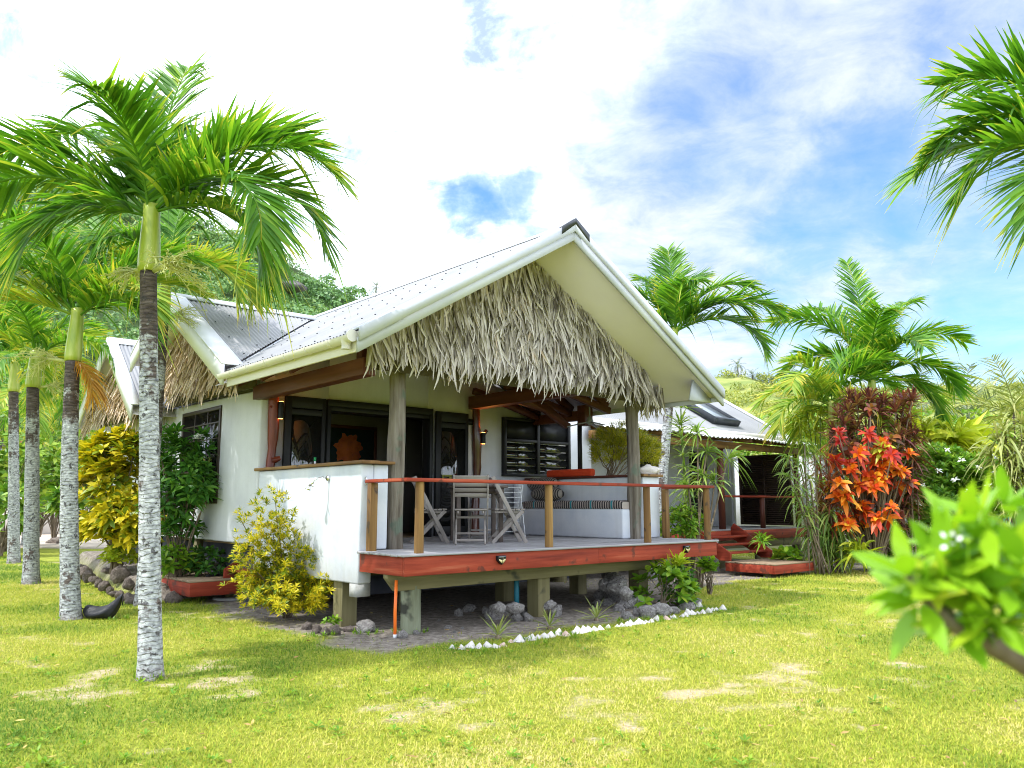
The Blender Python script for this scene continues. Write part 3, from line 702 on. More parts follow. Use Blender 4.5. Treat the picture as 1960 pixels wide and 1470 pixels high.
# shower arm and rose
mb = MB()
sy = 2.0
mb.tube([(-.02, sy, 2.06), (-.10, sy+.01, 2.07), (-.2, sy+.04, 2.04), (-.25, sy+.08, 1.95)], .013, 8)
mb.tube([(-.005, sy, 2.06), (-.03, sy, 2.06)], .038, 12)
mb.tube([(-.245, sy+.075, 1.965), (-.26, sy+.09, 1.925), (-.275, sy+.10, 1.89)], [.018, .03, .048], 12)
mb.tube([(-.22, sy+.05, 1.99), (-.25, sy+.0, 1.94)], .012, 6)
hp(mb, 'shower_head', 'chrome', smooth=True)
mb = MB(); a = np.linspace(0, 2*np.pi, 18); mb.tube(np.stack([.06 + 0*a, 1.075 + .05*np.cos(a)*.6, 2.0 + .06*np.sin(a)], 1), .006, 5); mb.tube([(.06, 1.10, 2.0), (.06, 1.05, 2.0)], .02, 8)
hp(mb, 'towel_ring', 'chrome', smooth=True)

# --- planter wall and built in benches
mb = MB(); mb.box(6.08, 6.56, 1.2, 1.36, 1.07, 2.2); mb.box(6.08, 6.24, 1.36, 4.48, 1.07, 2.2); mb.box(6.42, 6.56, 1.36, 4.48, .5, 2.16)
pw = hp(mb, 'planter_wall', 'plaster_low', bevel=.02)
mb = MB(); mb.box(6.04, 6.62, 1.14, 1.42, 2.203, 2.25); hp(mb, 'wall_cap', 'pine_x', pw, bevel=.006)
mb = MB(); mb.box(6.04, 6.30, 1.43, 4.46, 2.203, 2.245); hp(mb, 'wall_cap', 'beam_y', pw, bevel=.006)
mb = MB(); mb.box(6.24, 6.42, 1.36, 4.48, 1.9, 2.05); hp(mb, 'planter_soil', 'bark', pw)
mb = MB(); mb.box(5.55, 6.075, 1.25, 4.1, 1.065, 1.60); mb.box(5.55, 6.075, 4.1, 4.26, 1.065, 2.17)
hp(mb, 'built_in_bench', 'plaster_low', bevel=.03)
mb = MB(); mb.box(.24, .80, 1.95, 4.2, 1.065, 1.62); hp(mb, 'built_in_bench', 'plaster_low', bevel=.03)

# --- veranda deck
mb = MB()
y = -.03
while y < 4.45:
    x0 = (-.04 if y < .96 else .235) + rng.uniform(-.02, .015)
    j = rng.choice([1.8, 3.1, 4.2])
    mb.box(x0, j - .002, y, y + .132, DZ - .03 + rng.uniform(0, .003), DZ + rng.uniform(0, .003)); mb.box(j + .002, 6.66, y, y + .132, DZ - .03, DZ + rng.uniform(0, .003)); y += .138
deck = hp(mb, 'deck', 'deck')
mb = MB(); mb.box(0, 3.55, 0, .045, .79, 1.028); mb.box(3.556, 6.63, .003, .045, .79, 1.028)
hp(mb, 'fascia_board', 'red_x', deck, bevel=.004)
mb = MB(); mb.box(-.002, .043, .048, 1.08, .79, 1.028); hp(mb, 'fascia_board', 'red_y', deck, bevel=.004)
mb = MB(); mb.box(6.585, 6.63, .048, 4.4, .79, 1.028); hp(mb, 'fascia_board', 'red_y', deck, bevel=.004)
mb = MB(); mb.prism([(.02,.80),(.02,.74),(.16,.57),(5.3,.60),(5.7,.70),(5.7,.80)], 1, .42, .52); hp(mb, 'bearer_beam', 'green_x', deck, bevel=.006)
mb = MB(); mb.box(.1, 6.4, 2.4, 2.5, .60, .79); hp(mb, 'bearer_beam', 'green_x', deck)
mb = MB()
for x in np.arange(.3, 6.5, .5): mb.box(x, x + .05, .06, 4.4, .80, 1.02)
hp(mb, 'floor_joist', 'green_y', deck)
rgs = random.Random(3)
for x, yy, rr, rnd in ((.48,.55,.135,1),(2.86,.62,.125,0),(5.2,.62,.12,0),(.18,1.75,.125,0),(1.75,2.45,.13,0),(3.75,2.45,.12,0),(5.6,2.45,.12,0),(.5,4.2,.12,0),(3,4.2,.12,0)):
    mb = MB()
    if rnd: mb.tube([(x, yy, -.2), (x, yy, .2), (x-.01, yy, .62)], [rr*1.03, rr, rr*.98], 18)
    else: mb.box(x-rr, x+rr, yy-rr, yy+rr, -.2, .60 if yy < 1 or yy > 2 else .66)
    hp(mb, 'foundation_pile', 'pile' if rnd else 'green_z', deck, smooth=35, bevel=0 if rnd else .012)

# railing: square corner and round posts with a red rail
rl = MB()
rl.bar((.10, 1.06, 1.998), (.10, .10, 1.998), .13, .045); 
rail_o = MB(); rail_o.box(.03, 6.68, .04, .17, 1.975, 2.022); railing = hp(rail_o, 'railing', 'red_x', bevel=.006)
hp(rl, 'hand_rail', 'red_y', railing, bevel=.006)
mb = MB(); mb.bar((6.61, .175, 1.998), (6.61, 1.14, 1.998), .13, .045); hp(mb, 'hand_rail', 'red_y', railing, bevel=.006)
for x, yy, kd in ((.10,.96,'s'),(.30,.13,'r'),(2.62,.13,'r'),(4.88,.13,'r'),(6.55,.13,'r'),(6.59,1.09,'s')):
    mb = MB()
    if kd == 'r': mb.tube([(x,yy,DZ-.2),(x,yy,1.5),(x,yy,1.972)], [.064,.06,.058], 14); hp(mb, 'rail_post', 'pine_z', railing, smooth=40)
    else: mb.box(x-.055, x+.055, yy-.05, yy+.05, DZ-.05, 1.972); hp(mb, 'rail_post', 'pine_z', railing, bevel=.006)

# veranda posts (round logs)
for x, r0, seed in ((.66,.122,1),(5.88,.118,2)):
    mb = MB(); zz = np.linspace(DZ - .02, 3.9, 14)
    mb.tube(np.stack([x + .018*np.sin(zz*2.1+seed) - (zz-1)*.006, 1.25 + .012*np.cos(zz*1.7), zz], 1), r0 * (1 + .05*np.sin(zz*3+seed)), 18, jitter=.018)
    hp(mb, 'veranda_post', 'post', smooth=50)

# varnished forked branches beside the doors, each with a small lit up-light
def branch_pole(x, y, seed, mat, forks):
    rg = np.random.default_rng(int(seed*10)); mb = MB(); zz = np.linspace(DZ, 3.66, 16)
    px = x + .035*np.sin(zz*2.3+seed); py = y + .02*np.cos(zz*1.9+seed)
    mb.tube(np.stack([px, py, zz], 1), .085 * (1 + .16*np.sin(zz*4.1+seed) + rg.normal(0,.05,16)), 12, jitter=.04)
    for z, dx, dz, l, r in forks:
        xx = np.interp(z, zz, px); mb.tube([(xx, y, z), (xx+dx*l*.6, y-.03, z+dz*l*.5), (xx+dx*l, y-.05, z+dz*l)], [r*1.5, r, r*.75], 9)
    return hp(mb, 'branch_pole', mat, smooth=60)
bp1 = branch_pole(.16, 4.33, 1.1, 'trunkred', [(2.42,.8,.25,.17,.05),(3.2,.7,.2,.09,.03),(3.3,-.8,.3,.10,.03)])
bp2 = branch_pole(4.60, 4.33, 2.4, 'trunkdark', [(2.98,.8,.8,.28,.05),(2.2,.6,.2,.11,.03),(1.9,.6,.2,.1,.03)])
mg, nt, out = _new('lit_lamp'); e = nt.nodes.new('ShaderNodeEmission'); e.inputs[0].default_value = (1,.35,.06,1); e.inputs[1].default_value = 6; nt.links.new(e.outputs[0], out.inputs[0]); MT['lit'] = mg
def uplight(pole, x, y, z, h):
    mb = MB(); mb.lathe([(.045,0),(.047,.02),(.047,h-.01),(.045,h)], 14, (x, y, z)); o = hp(mb, 'wall_lamp', 'black', pole, smooth=40)
    mb = MB(); mb.lathe([(.036,0),(.036,.006)], 12, (x, y, z+h+.002)); mb.lathe([(.036,0),(.036,.004)], 12, (x, y, z-.008)); hp(mb, 'lamp_lens', 'lit', pole)
    l = bpy.data.lights.new('lamp_light', 'SPOT'); l.energy = 9; l.color = (1,.34,.06); l.spot_size = R(110); l.shadow_soft_size = .02
    q = bpy.data.objects.new('lamp_light', l); COL.objects.link(q); q.parent = pole; q.location = (x - .0, y - .01, z + h + .02); q.rotation_euler = (R(198), 0, 0)
uplight(bp1, .26, 4.225, 3.13, .28); uplight(bp2, 4.70, 4.225, 2.92, .22)

# --- doors
def pane(parent, x0, x1, y, z0, z1):
    mb = MB(); mb.box(x0, x1, y - .004, y + .004, z0, z1); return hp(mb, 'pane', 'glass', parent)
mb = MB(); y0 = 4.40
mb.box(1.24, 3.56, y0, 4.66, 3.44, 3.56); mb.box(1.24, 1.31, y0, 4.66, 1.06, 3.44); mb.box(3.49, 3.56, y0, 4.66, 1.06, 3.44)
mb.box(1.31, 3.49, y0 + .02, 4.60, 3.36, 3.438)
hp(mb, 'door_frame', 'black', bevel=.004)
for x0, x1, zz in ((.40, 1.17, 3.55), (3.60, 4.40, 3.52)):
    mb = MB(); s = .12
    mb.box(x0, x0+s, 4.34, 4.40, 1.08, zz); mb.box(x1-.07, x1, 4.34, 4.40, 1.08, zz); mb.box(x0+s, x1-.07, 4.34, 4.40, zz-.2, zz); mb.box(x0+s, x1-.07, 4.34, 4.40, 1.08, 1.26)
    mb.box(x0+s, x1-.07, 4.345, 4.395, zz-.32, zz-.22)
    d = hp(mb, 'door', 'black', bevel=.004); pane(d, x0+s, x1-.07, 4.37, 1.26, zz-.2)
    mb = MB(); mb.tube([(x0+.05, 4.34, 2.16), (x0+.05, 4.28, 2.16), (x0+.17, 4.275, 2.16)], .011, 7); hp(mb, 'handle', 'chrome', d, smooth=True)
# fixed side light between right leaf and pole, pale curtain inside
mb = MB(); mb.box(4.42, 4.60, 4.39, 4.42, 2.2, 3.3); hp(mb, 'curtain', 'soffit')
mb = MB(); mb.box(4.405, 4.62, 4.36, 4.41, 3.30, 3.42); mb.box(4.405, 4.62, 4.36, 4.41, 2.1, 2.2); mb.box(4.60, 4.62, 4.36, 4.41, 2.2, 3.3); hp(mb, 'side_light_frame', 'black')
# curtains of the open room
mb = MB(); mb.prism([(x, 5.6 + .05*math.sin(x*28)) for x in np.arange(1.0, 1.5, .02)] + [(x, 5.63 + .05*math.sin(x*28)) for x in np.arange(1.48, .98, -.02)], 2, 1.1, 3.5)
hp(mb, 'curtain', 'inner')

# --- louvred window right of the doors
mb = MB(); X0, X1, Z0, Z1, yy = 5.42, 7.42, 2.28, 3.54, 4.40
for b in ((X0,X1,Z1-.06,Z1),(X0,X1,Z0,Z0+.06),(X0,X0+.07,Z0+.06,Z1-.06),(X1-.07,X1,Z0+.06,Z1-.06),(6.38,6.46,Z0+.06,Z1-.06),(X0+.07,6.38,3.02,3.08),(6.46,X1-.07,3.02,3.08)):
    mb.box(b[0], b[1], yy, 4.52, b[2], b[3])
win = hp(mb, 'louvre_window', 'black', bevel=.004)
mb = MB(); mb.box(X0+.07, 6.38, 4.46, 4.48, 3.08, Z1-.06); mb.box(6.46, X1-.07, 4.46, 4.48, 3.08, Z1-.06); hp(mb, 'fly_screen', 'black', win)
for a, b in ((X0+.07, 6.38), (6.46, X1-.07)):
    mb = MB()
    for z in np.arange(2.36, 3.0, .165): mb.bar((a, 4.45, z+.07), (b, 4.45, z+.07), .006, .155, up=(0, .35, 1))
    hp(mb, 'louvre_blade', 'glass', win)
mb = MB(); mb.box(X0+.07, X1-.07, 4.53, 4.56, Z0+.06, Z1-.06); hp(mb, 'window_backing', 'black', win)

# --- side window on the left wall
mb = MB(); Y0, Y1, Z0, Z1 = 6.06, 8.05, 1.70, 3.50
for b in ((Y0,Y1,Z1-.07,Z1),(Y0,Y1,Z0,Z0+.07),(Y0,Y0+.07,Z0+.07,Z1-.07),(Y1-.07,Y1,Z0+.07,Z1-.07)): mb.box(-.06, .05, b[0], b[1], b[2], b[3])
for q in (6.72, 7.38): mb.box(-.045, .04, q-.018, q+.018, Z0+.07, Z1-.07)
for q in np.linspace(Z0, Z1, 7)[1:-1]: mb.box(-.04, .035, Y0+.07, Y1-.07, q-.013, q+.013)
sw = hp(mb, 'side_window', M('brown_window_frame', [(0,(.03,.022,.018)),(1,(.055,.04,.033))], 5, .4), bevel=.004)
mb = MB(); mb.box(-.034, -.030, Y0+.05, Y1-.05, Z0+.05, Z1-.05); hp(mb, 'pane', 'glass', sw)

# --- main roof
def main_roof():
    mb = MB(); g1e = 3.88
    xv = lambda y: EL if y <= g1e else (EL + (y - g1e) * .97 if y <= G1Y else EL + (G1Y - g1e) * .97)
    corr(mb, (-.14, 10.9), lambda y: (xv(y), y, zt(xv(y))), lambda y: (AX - .02, y, zt(AX - .02)), (-SL, 0, 1), screws=.82)
    corr(mb, (-.14, 10.9), lambda y: (ER + .06, y, zt(ER + .06)), lambda y: (AX + .02, y, zt(AX + .02)), (SL, 0, 1))
    r = mb.build('main_roof', [MT['roof'], MT['darkmetal']], house)
    mb = MB(); mb.prism([(AX-.19, zt(AX-.19)+.018), (AX-.19, zt(AX-.19)+.03), (AX, AZ+.05), (AX+.19, zt(AX+.19)+.03), (AX+.19, zt(AX+.19)+.018), (AX, AZ+.03)], 1, -.16, 10.9)
    hp(mb, 'ridge_cap', 'flash', r)
    mb = MB(); mb.prism([(AX-.30, zt(AX-.30)-.06), (AX-.30, zt(AX-.30)+.062), (AX, AZ+.085), (AX+.30, zt(AX+.30)+.062), (AX+.30, zt(AX+.30)-.06), (AX, AZ-.01)], 1, -.235, -.165)
    hp(mb, 'ridge_end_cap', 'darkmetal', r)
    # barge boards: a deep board and a metal capping over it
    for sx in (-1, 1):
        e = EL - .06 if sx < 0 else ER + .14
        f = lambda x, d: (x, zt(x) + d)
        mb = MB(); mb.prism([f(e, -.26), f(e, -.07), f(AX + sx*.001, -.07), f(AX + sx*.001, -.26)], 1, -.19, -.15); hp(mb, 'barge_board', 'barge', r)
        mb = MB(); mb.prism([f(e, -.12), f(e, .045), f(AX + sx*.001, .045), f(AX + sx*.001, -.12)], 1, -.225, -.195)
        mb.prism([f(e, .032), f(e, .047), f(AX + sx*.001, .047), f(AX + sx*.001, .032)], 1, -.193, .04); hp(mb, 'barge_flashing', 'barge', r)
    # soffits
    for sx in (-1, 1):
        e = EL + .02 if sx < 0 else ER - .02
        mb = MB(); mb.prism([(e, zt(e)-.20), (e, zt(e)-.19), (AX + sx*.02, zt(AX + sx*.02)-.19), (AX + sx*.02, zt(AX + sx*.02)-.20)], 1, -.148, 4.5); hp(mb, 'soffit', 'soffit', r)
    # eave boards
    mb = MB(); mb.box(EL - .03, EL, -.14, 3.9, zt(EL)-.27, zt(EL)-.015); hp(mb, 'eave_board', 'cream', r, bevel=.004)
    mb = MB(); mb.box(ER + .03, ER + .06, -.14, 10.8, zt(ER)-.27, zt(ER)-.03); hp(mb, 'eave_board', 'barge', r, bevel=.004)
    mb = MB(); mb.prism([(ER-.62, zt(ER)-.28), (ER+.03, zt(ER)-.28), (ER+.03, zt(ER)-.20), (ER-.5, zt(ER-.5)-.20)], 1, .0, .03); hp(mb, 'eave_board', 'barge', r)
    # gutter with collars and an outlet at the near end
    mb = MB(); gz, gx = zt(EL) - .085, EL - .105
    an = np.linspace(-np.pi*1.02, .0, 11)
    sec = [(gx + .075*math.cos(a), gz + .075*math.sin(a)) for a in an]; sec = sec + [(p[0]*.0 + gx + (p[0]-gx)*.93, gz + (p[1]-gz)*.93) for p in sec[::-1]]
    mb.prism(sec, 1, -.12, 3.95)
    mb.tube([(gx, -.125, gz), (gx, -.10, gz)], .076, 16)
    for yq in np.arange(.35, 3.9, .62):
        sc = [(gx + .083*math.cos(a), gz + .083*math.sin(a)) for a in an]; mb.prism(sc + [(gx+.07, gz), (gx-.07, gz)], 1, yq, yq + .05)
    mb.tube([(gx, .02, gz - .03), (gx, .02, gz - .115)], [.07, .05], 14); mb.tube([(gx, .02, gz-.11), (gx, .02, gz-.15)], .056, 14)
    hp(mb, 'gutter', 'cream', r, smooth=40)
    # valley flashing along the junction with the side gable
    mb = MB(); mb.bar((EL+.02, g1e, zt(EL)+.02), (EL + (G1Y-g1e)*.97, G1Y, zt(EL + (G1Y-g1e)*.97)+.02), .12, .012, up=(-.5,-.3,1)); hp(mb, 'valley_flashing', 'flash', r)
    return r
mroof = main_roof()

# --- side gables looking left
def side_gable(cy, cz, sl, half, xin, name, flash_w=.30, left=None):
    e0, e1 = cy - half, cy + (left or half); zg = lambda y: cz - sl * abs(y - cy); xf = -.86
    r = None
    mb = MB()
    if name == 'side_roof':
        yv = lambda x: cy - half + (x + .8) / .97
        corr(mb, (xf, 2.22), lambda x: (x, max(e0, min(yv(x), cy - .02)), zg(max(e0, min(yv(x), cy - .02)))), lambda x: (x, cy - .01, zg(cy - .01)), (0, -sl, 1), screws=.8)
        corr(mb, (xf, 2.3), lambda x: (x, e1, zg(e1)), lambda x: (x, cy + .01, zg(cy + .01)), (0, sl, 1))
    else:
        corr(mb, (xf, 2.3), lambda x: (x, e0, zg(e0)), lambda x: (x, cy - .01, zg(cy - .01)), (0, -sl, 1))
        corr(mb, (xf, 2.3), lambda x: (x, e1, zg(e1)), lambda x: (x, cy + .01, zg(cy + .01)), (0, sl, 1))
    r = mb.build('side_roof', [MT['roof'], MT['darkmetal']], house)
    mb = MB(); mb.prism([(cy-.17, zg(cy-.17)+.016), (cy-.17, zg(cy-.17)+.03), (cy, cz+.05), (cy+.17, zg(cy+.17)+.03), (cy+.17, zg(cy+.17)+.016), (cy, cz+.03)], 0, xf-.03, xin); hp(mb, 'ridge_cap', 'flash', r)
    for s in (-1, 1):
        e = e0 - .02 if s < 0 else e1 + .02; f = lambda y, d: (y, zg(y) + d)
        mb = MB(); mb.prism([f(e, -.30), f(e, .03), f(cy + s*.001, .03), f(cy + s*.001, -.30)], 0, xf - .07, xf - .03); hp(mb, 'barge_board', 'white', r)
        mb = MB(); mb.prism([f(e, .035), f(e, .055), f(cy + s*.17, .055), f(cy + s*.17, .035)], 0, xf - .08, xf + flash_w); hp(mb, 'barge_flashing', 'white', r)
        mb = MB(); mb.prism([f(e, -.16), f(e, -.15), f(cy + s*.001, -.15), f(cy + s*.001, -.16)], 0, xf - .03, .05); hp(mb, 'soffit', 'soffit', r)
    return r
side_gable(G1Y, G1Z, G1S, 3.12, 2.24, 'side_roof', left=1.72)
side_gable(G2Y, G2Z, G2S, 2.12, 2.2, 'rear_side_roof', .12)

# --- timber under the roof
mb = MB(); mb.box(-.14, .06, .90, 4.48, 3.44, 3.68); hp(mb, 'roof_beam', 'beam_y', bevel=.008)
mb = MB(); mb.box(4.42, 4.64, 1.3, 4.38, 3.62, 3.88); hp(mb, 'roof_beam', 'beam_y', bevel=.008)
mb = MB(); mb.box(6.30, 6.46, 3.0, 4.48, 3.42, 3.62); mb.box(6.26, 6.5, 2.84, 3.06, 3.30, 3.72); hp(mb, 'roof_beam', 'beam_y', bevel=.008)
mb = MB(); mb.box(.1, 6.5, 1.34, 1.5, 3.66, 3.90); hp(mb, 'roof_beam', 'beam_x', bevel=.008)
mb = MB()
for yy in (2.3, 3.3, 4.3):
    for s in (-1, 1):
        mb.bar((AX + s*.05, yy, zt(AX)-.30), (AX + s*3.45, yy, zt(AX + 3.45)-.30), .07, .16, up=(0,0,1))
    mb.bar((4.5, yy, 4.0), (6.4, yy, 3.55), .1, .13)
hp(mb, 'rafter', 'beam_x')
mb = MB(); mb.prism([(4.66,3.62),(5.3,3.52),(5.9,3.22),(6.02,3.30),(5.4,3.66),(4.66,3.78)], 1, 3.0, 3.1); hp(mb, 'brace', 'beam_x')
mb = MB(); mb.tube([(6.32, 3.05, 2.25), (6.32, 3.05, 3.36)], .05, 12); hp(mb, 'steel_post', 'black', smooth=True)

# --- thatch aprons
def thatch_front():
    mb = MB(); rows = np.arange(3.66, 5.80, .105); B = []; D = []; L = []; W = []; U = []
    for z in rows:
        hw_ = (5.70 - z) / SL + .05
        x0, x1 = max(AX - hw_, -.15), min(AX + hw_, 6.12)
        if x1 - x0 < .15: continue
        x = np.arange(x0, x1, .029) + rng.uniform(-.02, .02, len(np.arange(x0, x1, .029))); n = len(x)
        yy = .92 - (5.7 - z) * .07 + rng.normal(0, .02, n)
        curve = np.clip((x - 5.65) / .5, 0, 1) ** 2
        zz = z + .40 + rng.normal(0, .05, n) - .0 * curve
        zz = np.minimum(zz, zt(0) * 0 + (AZ - SL*np.abs(x - AX)) - .22)
        B.append(np.stack([x, yy + curve * .35, zz], 1)); lean = np.cumsum(rng.normal(0, .05, n)); lean -= np.linspace(lean[0], lean[-1], n)
        D.append(np.stack([lean * .8 + rng.normal(0, .10, n) + curve * .25 + np.clip(.35 - x, 0, .4) * .35, -.24 + rng.normal(0, .10, n), -np.ones(n)], 1))
        L.append(rng.uniform(.44, .70, n) * (1 + .12 * np.sin(x * 3 + z))); W.append(rng.uniform(.030, .052, n))
        U.append(np.stack([rng.normal(0, .5, n) + curve, -np.ones(n), rng.normal(.1, .2, n)], 1))
    # left and right returns of the apron, bent round the corner posts
    for sx, cx in ((1, 6.14),):
        for z in np.arange(3.42, 3.80, .08):
            n = 16; yy = np.linspace(.78, 1.3, n)
            B.append(np.stack([cx + rng.normal(0, .03, n), yy, np.full(n, z + .38) + rng.normal(0,.04,n)], 1)); D.append(np.stack([(.02 if sx < 0 else .14) + rng.normal(0,.08,n), rng.normal(0,.15,n), -np.ones(n)], 1))
            L.append(rng.uniform(.4,.62,n)); W.append(rng.uniform(.026,.044,n)); U.append(np.stack([np.full(n, sx*1.0), rng.normal(0,.4,n), rng.normal(0,.2,n)], 1))
    B, D, L, W, U = map(np.concatenate, (B, D, L, W, U)); n = len(B)
    curl = np.stack([rng.normal(0, .13, n), rng.normal(.10, .10, n), np.zeros(n)], 1)
    strips(mb, B, D, U, L, W, 0, 5, 'thatch', .42, curl)
    o = hp(mb, 'thatch_apron', 'thatch')
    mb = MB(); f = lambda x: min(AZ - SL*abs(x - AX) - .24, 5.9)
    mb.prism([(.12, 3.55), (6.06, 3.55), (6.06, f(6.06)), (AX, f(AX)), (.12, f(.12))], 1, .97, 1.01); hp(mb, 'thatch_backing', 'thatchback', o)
thatch_front()
def thatch_side(cy, cz, sl, half, zb, name, left=None, xo=0.0):
    mb = MB(); B = []; D = []; L = []; W = []; U = []
    for z in np.arange(zb + .02, cz - .2, .13):
        h = min((cz - .22 - z) / sl, half); y = np.arange(cy - h, cy + min(h, left or half), .040); n = len(y)
        if n < 3: continue
        y = y + rng.uniform(-.02, .02, n); xx = -.16 - xo - (cz - z) * .12 + rng.normal(0, .025, n)
        zz = np.minimum(z + .42 + rng.normal(0, .05, n), cz - sl*np.abs(y - cy) - .18)
        B.append(np.stack([xx, y, zz], 1)); out = (y - cy) / half
        lean = np.cumsum(rng.normal(0, .05, n)); lean -= np.linspace(lean[0], lean[-1], n)
        D.append(np.stack([-.26 + rng.normal(0, .08, n), lean + rng.normal(0, .16, n) + out * .12, -np.ones(n)], 1))
        L.append(rng.uniform(.40, .64, n)); W.append(rng.uniform(.028, .046, n)); U.append(np.stack([-np.ones(n), rng.normal(0, .5, n), rng.normal(.1, .2, n)], 1))
    B, D, L, W, U = map(np.concatenate, (B, D, L, W, U)); n = len(B)
    strips(mb, B, D, U, L, W, 0, 4, 'thatch', .36, np.stack([rng.normal(0, .08, n), rng.normal(0, .14, n), np.zeros(n)], 1))
    o = hp(mb, 'thatch_apron', 'thatchwarm')
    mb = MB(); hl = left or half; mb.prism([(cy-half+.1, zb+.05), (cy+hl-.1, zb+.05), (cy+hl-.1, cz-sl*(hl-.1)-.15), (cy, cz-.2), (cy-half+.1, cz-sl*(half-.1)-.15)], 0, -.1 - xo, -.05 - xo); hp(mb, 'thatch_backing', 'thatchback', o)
thatch_side(G1Y, G1Z, G1S, 2.75, 3.60, 'thatch_apron', 1.6, .08)
thatch_side(G2Y, G2Z, G2S, 1.95, 3.46, 'thatch_apron', None, .36)
# downpipe behind the palm
mb = MB(); mb.tube([(-.12, 9.1, 1.1), (-.12, 9.1, 3.7)], .06, 12); hp(mb, 'downpipe', 'cream', smooth=True)
# skirting piles under the side wall
for yy in (7.2, 9.5, 12):
    mb = MB(); mb.box(.02, .16, yy-.07, yy+.07, -.2, 1.03); hp(mb, 'foundation_pile', 'green_z', deck)
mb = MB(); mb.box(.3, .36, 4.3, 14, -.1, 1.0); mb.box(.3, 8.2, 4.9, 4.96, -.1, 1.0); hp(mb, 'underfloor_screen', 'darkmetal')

# solar deck lights on the front fascia
for u_, x in ((912, 1.56), (1308, 5.72)):
    mb = MB(); c = (x, -.002, .955)
    mb.prism([(x-.075,.99),(x+.075,.99),(x+.075,.93),(x,.865),(x-.075,.93)], 1, -.05, 0)
    l = hp(mb, 'deck_light', 'black', deck, bevel=.006)
    mb = MB(); mb.prism([(x-.06,.945),(x-.005,.93),(x-.005,.885),(x-.055,.925)], 1, -.058, -.05); mb.prism([(x+.005,.93),(x+.055,.945),(x+.05,.925),(x+.005,.885)], 1, -.058, -.05); hp(mb, 'light_lens', M('amber_lens', [(0,(.55,.45,.18)),(1,(.75,.66,.38))], 30, .2), l)
    mb = MB(); mb.prism([(x-.06,.982),(x+.06,.982),(x+.055,.952),(x,.938),(x-.055,.952)], 1, -.056, -.05); hp(mb, 'solar_panel', 'glass', l)
# ------------------------------------------------------------------ the second pavilion behind, on the right (house axes)
pav = thing('pavilion', 'low white pavilion behind the palms with skylight in grey roof and slatted side screen', 'house', hw(-1.3, -.75, 0), HA)
pav.scale = (1, 1, .955)
pp = lambda mb, name, mat, parent=pav, **k: mb.build(name, MT[mat] if isinstance(mat, str) else mat, parent, **k)
PS = .62; pz = lambda y: 3.98 + PS * (y - 5.6)
RY = 9.6                                             # ridge
mb = MB(); mb.prism([(7.3, .9), (RY*2-7.3, .9), (RY*2-7.3, pz(7.3)-.2), (RY, pz(RY)-.2), (7.3, pz(7.3)-.2)], 0, 18.25, 18.45)
mb.box(9.7, 13.2, 7.3, 7.48, .9, 4.6); mb.box(13.2, 14.9, 7.3, 7.48, 3.35, 4.6); mb.box(14.9, 16.05, 7.3, 7.48, .9, 4.6); mb.box(16.05, 17.0, 7.3, 7.48, 3.5, 4.6); mb.box(17.0, 18.24, 7.3, 7.48, .9, 4.6)
pp(mb, 'wall', 'plaster')
mb = MB()
corr(mb, (9.6, 18.9), lambda x: (x, 5.5, pz(5.5)), lambda x: (x, RY-.01, pz(RY)), (0, -PS, 1), amp=.012, pitch=.1, per=5)
corr(mb, (9.6, 18.9), lambda x: (x, RY*2-5.5, pz(5.5)), lambda x: (x, RY+.01, pz(RY)), (0, PS, 1), amp=.012, pitch=.1, per=5)
proof = mb.build('roof', [MT['roof'], MT['darkmetal']], pav)
mb = MB(); mb.prism([(5.45, pz(5.45)+.02), (5.45, pz(5.45)+.06), (RY, pz(RY)+.07), (RY, pz(RY)+.03)], 0, 18.72, 18.98); pp(mb, 'barge_flashing', 'white', proof)
mb = MB(); mb.prism([(5.5, pz(5.5)-.22), (5.5, pz(5.5)-.0), (RY, pz(RY)), (RY, pz(RY)-.22)], 0, 18.90, 18.94); pp(mb, 'barge_board', 'white', proof)
mb = MB(); mb.tube([(9.5, 5.42, pz(5.5)-.07), (18.95, 5.42, pz(5.5)-.07)], .10, 14); pp(mb, 'gutter', 'cream', proof, smooth=40)
# skylight: dark frame and pale glass lying on the slope
def onroof(x, y, h): return np.array([x, y, pz(y) + h / math.sqrt(1 + PS*PS)]) + np.array([0, -h * PS / math.sqrt(1 + PS*PS), 0])
def slab(mb, x0, x1, y0, y1, h0, h1):
    v = [onroof(x, y, h) for h in (h0, h1) for x, y in ((x0,y0),(x1,y0),(x1,y1),(x0,y1))]
    mb.add(v, [(0,3,2,1),(4,5,6,7),(0,1,5,4),(1,2,6,5),(2,3,7,6),(3,0,4,7)])
SX0, SX1, SY0, SY1 = 15.5, 16.6, 6.05, 8.7
mb = MB(); slab(mb, SX0-.12, SX0, SY0-.12, SY1, .02, .22); slab(mb, SX1, SX1+.10, SY0-.12, SY1, .02, .20); slab(mb, SX0, SX1, SY0-.12, SY0, .02, .22); slab(mb, SX0, SX1, SY1-.08, SY1, .02, .2)
sk = pp(mb, 'skylight', 'darkmetal', proof)
mb = MB(); slab(mb, SX0+.004, SX1-.004, SY0+.004, SY1-.084, .10, .13)
mg_, nt, out = _new('pale_skylight_glass'); p = nt.nodes.new('ShaderNodeBsdfPrincipled'); nt.links.new(p.outputs[0], out.inputs[0]); p.inputs['Base Color'].default_value = (.45,.49,.54,1); p.inputs['Roughness'].default_value = .12
pp(mb, 'pane', mg_, sk)
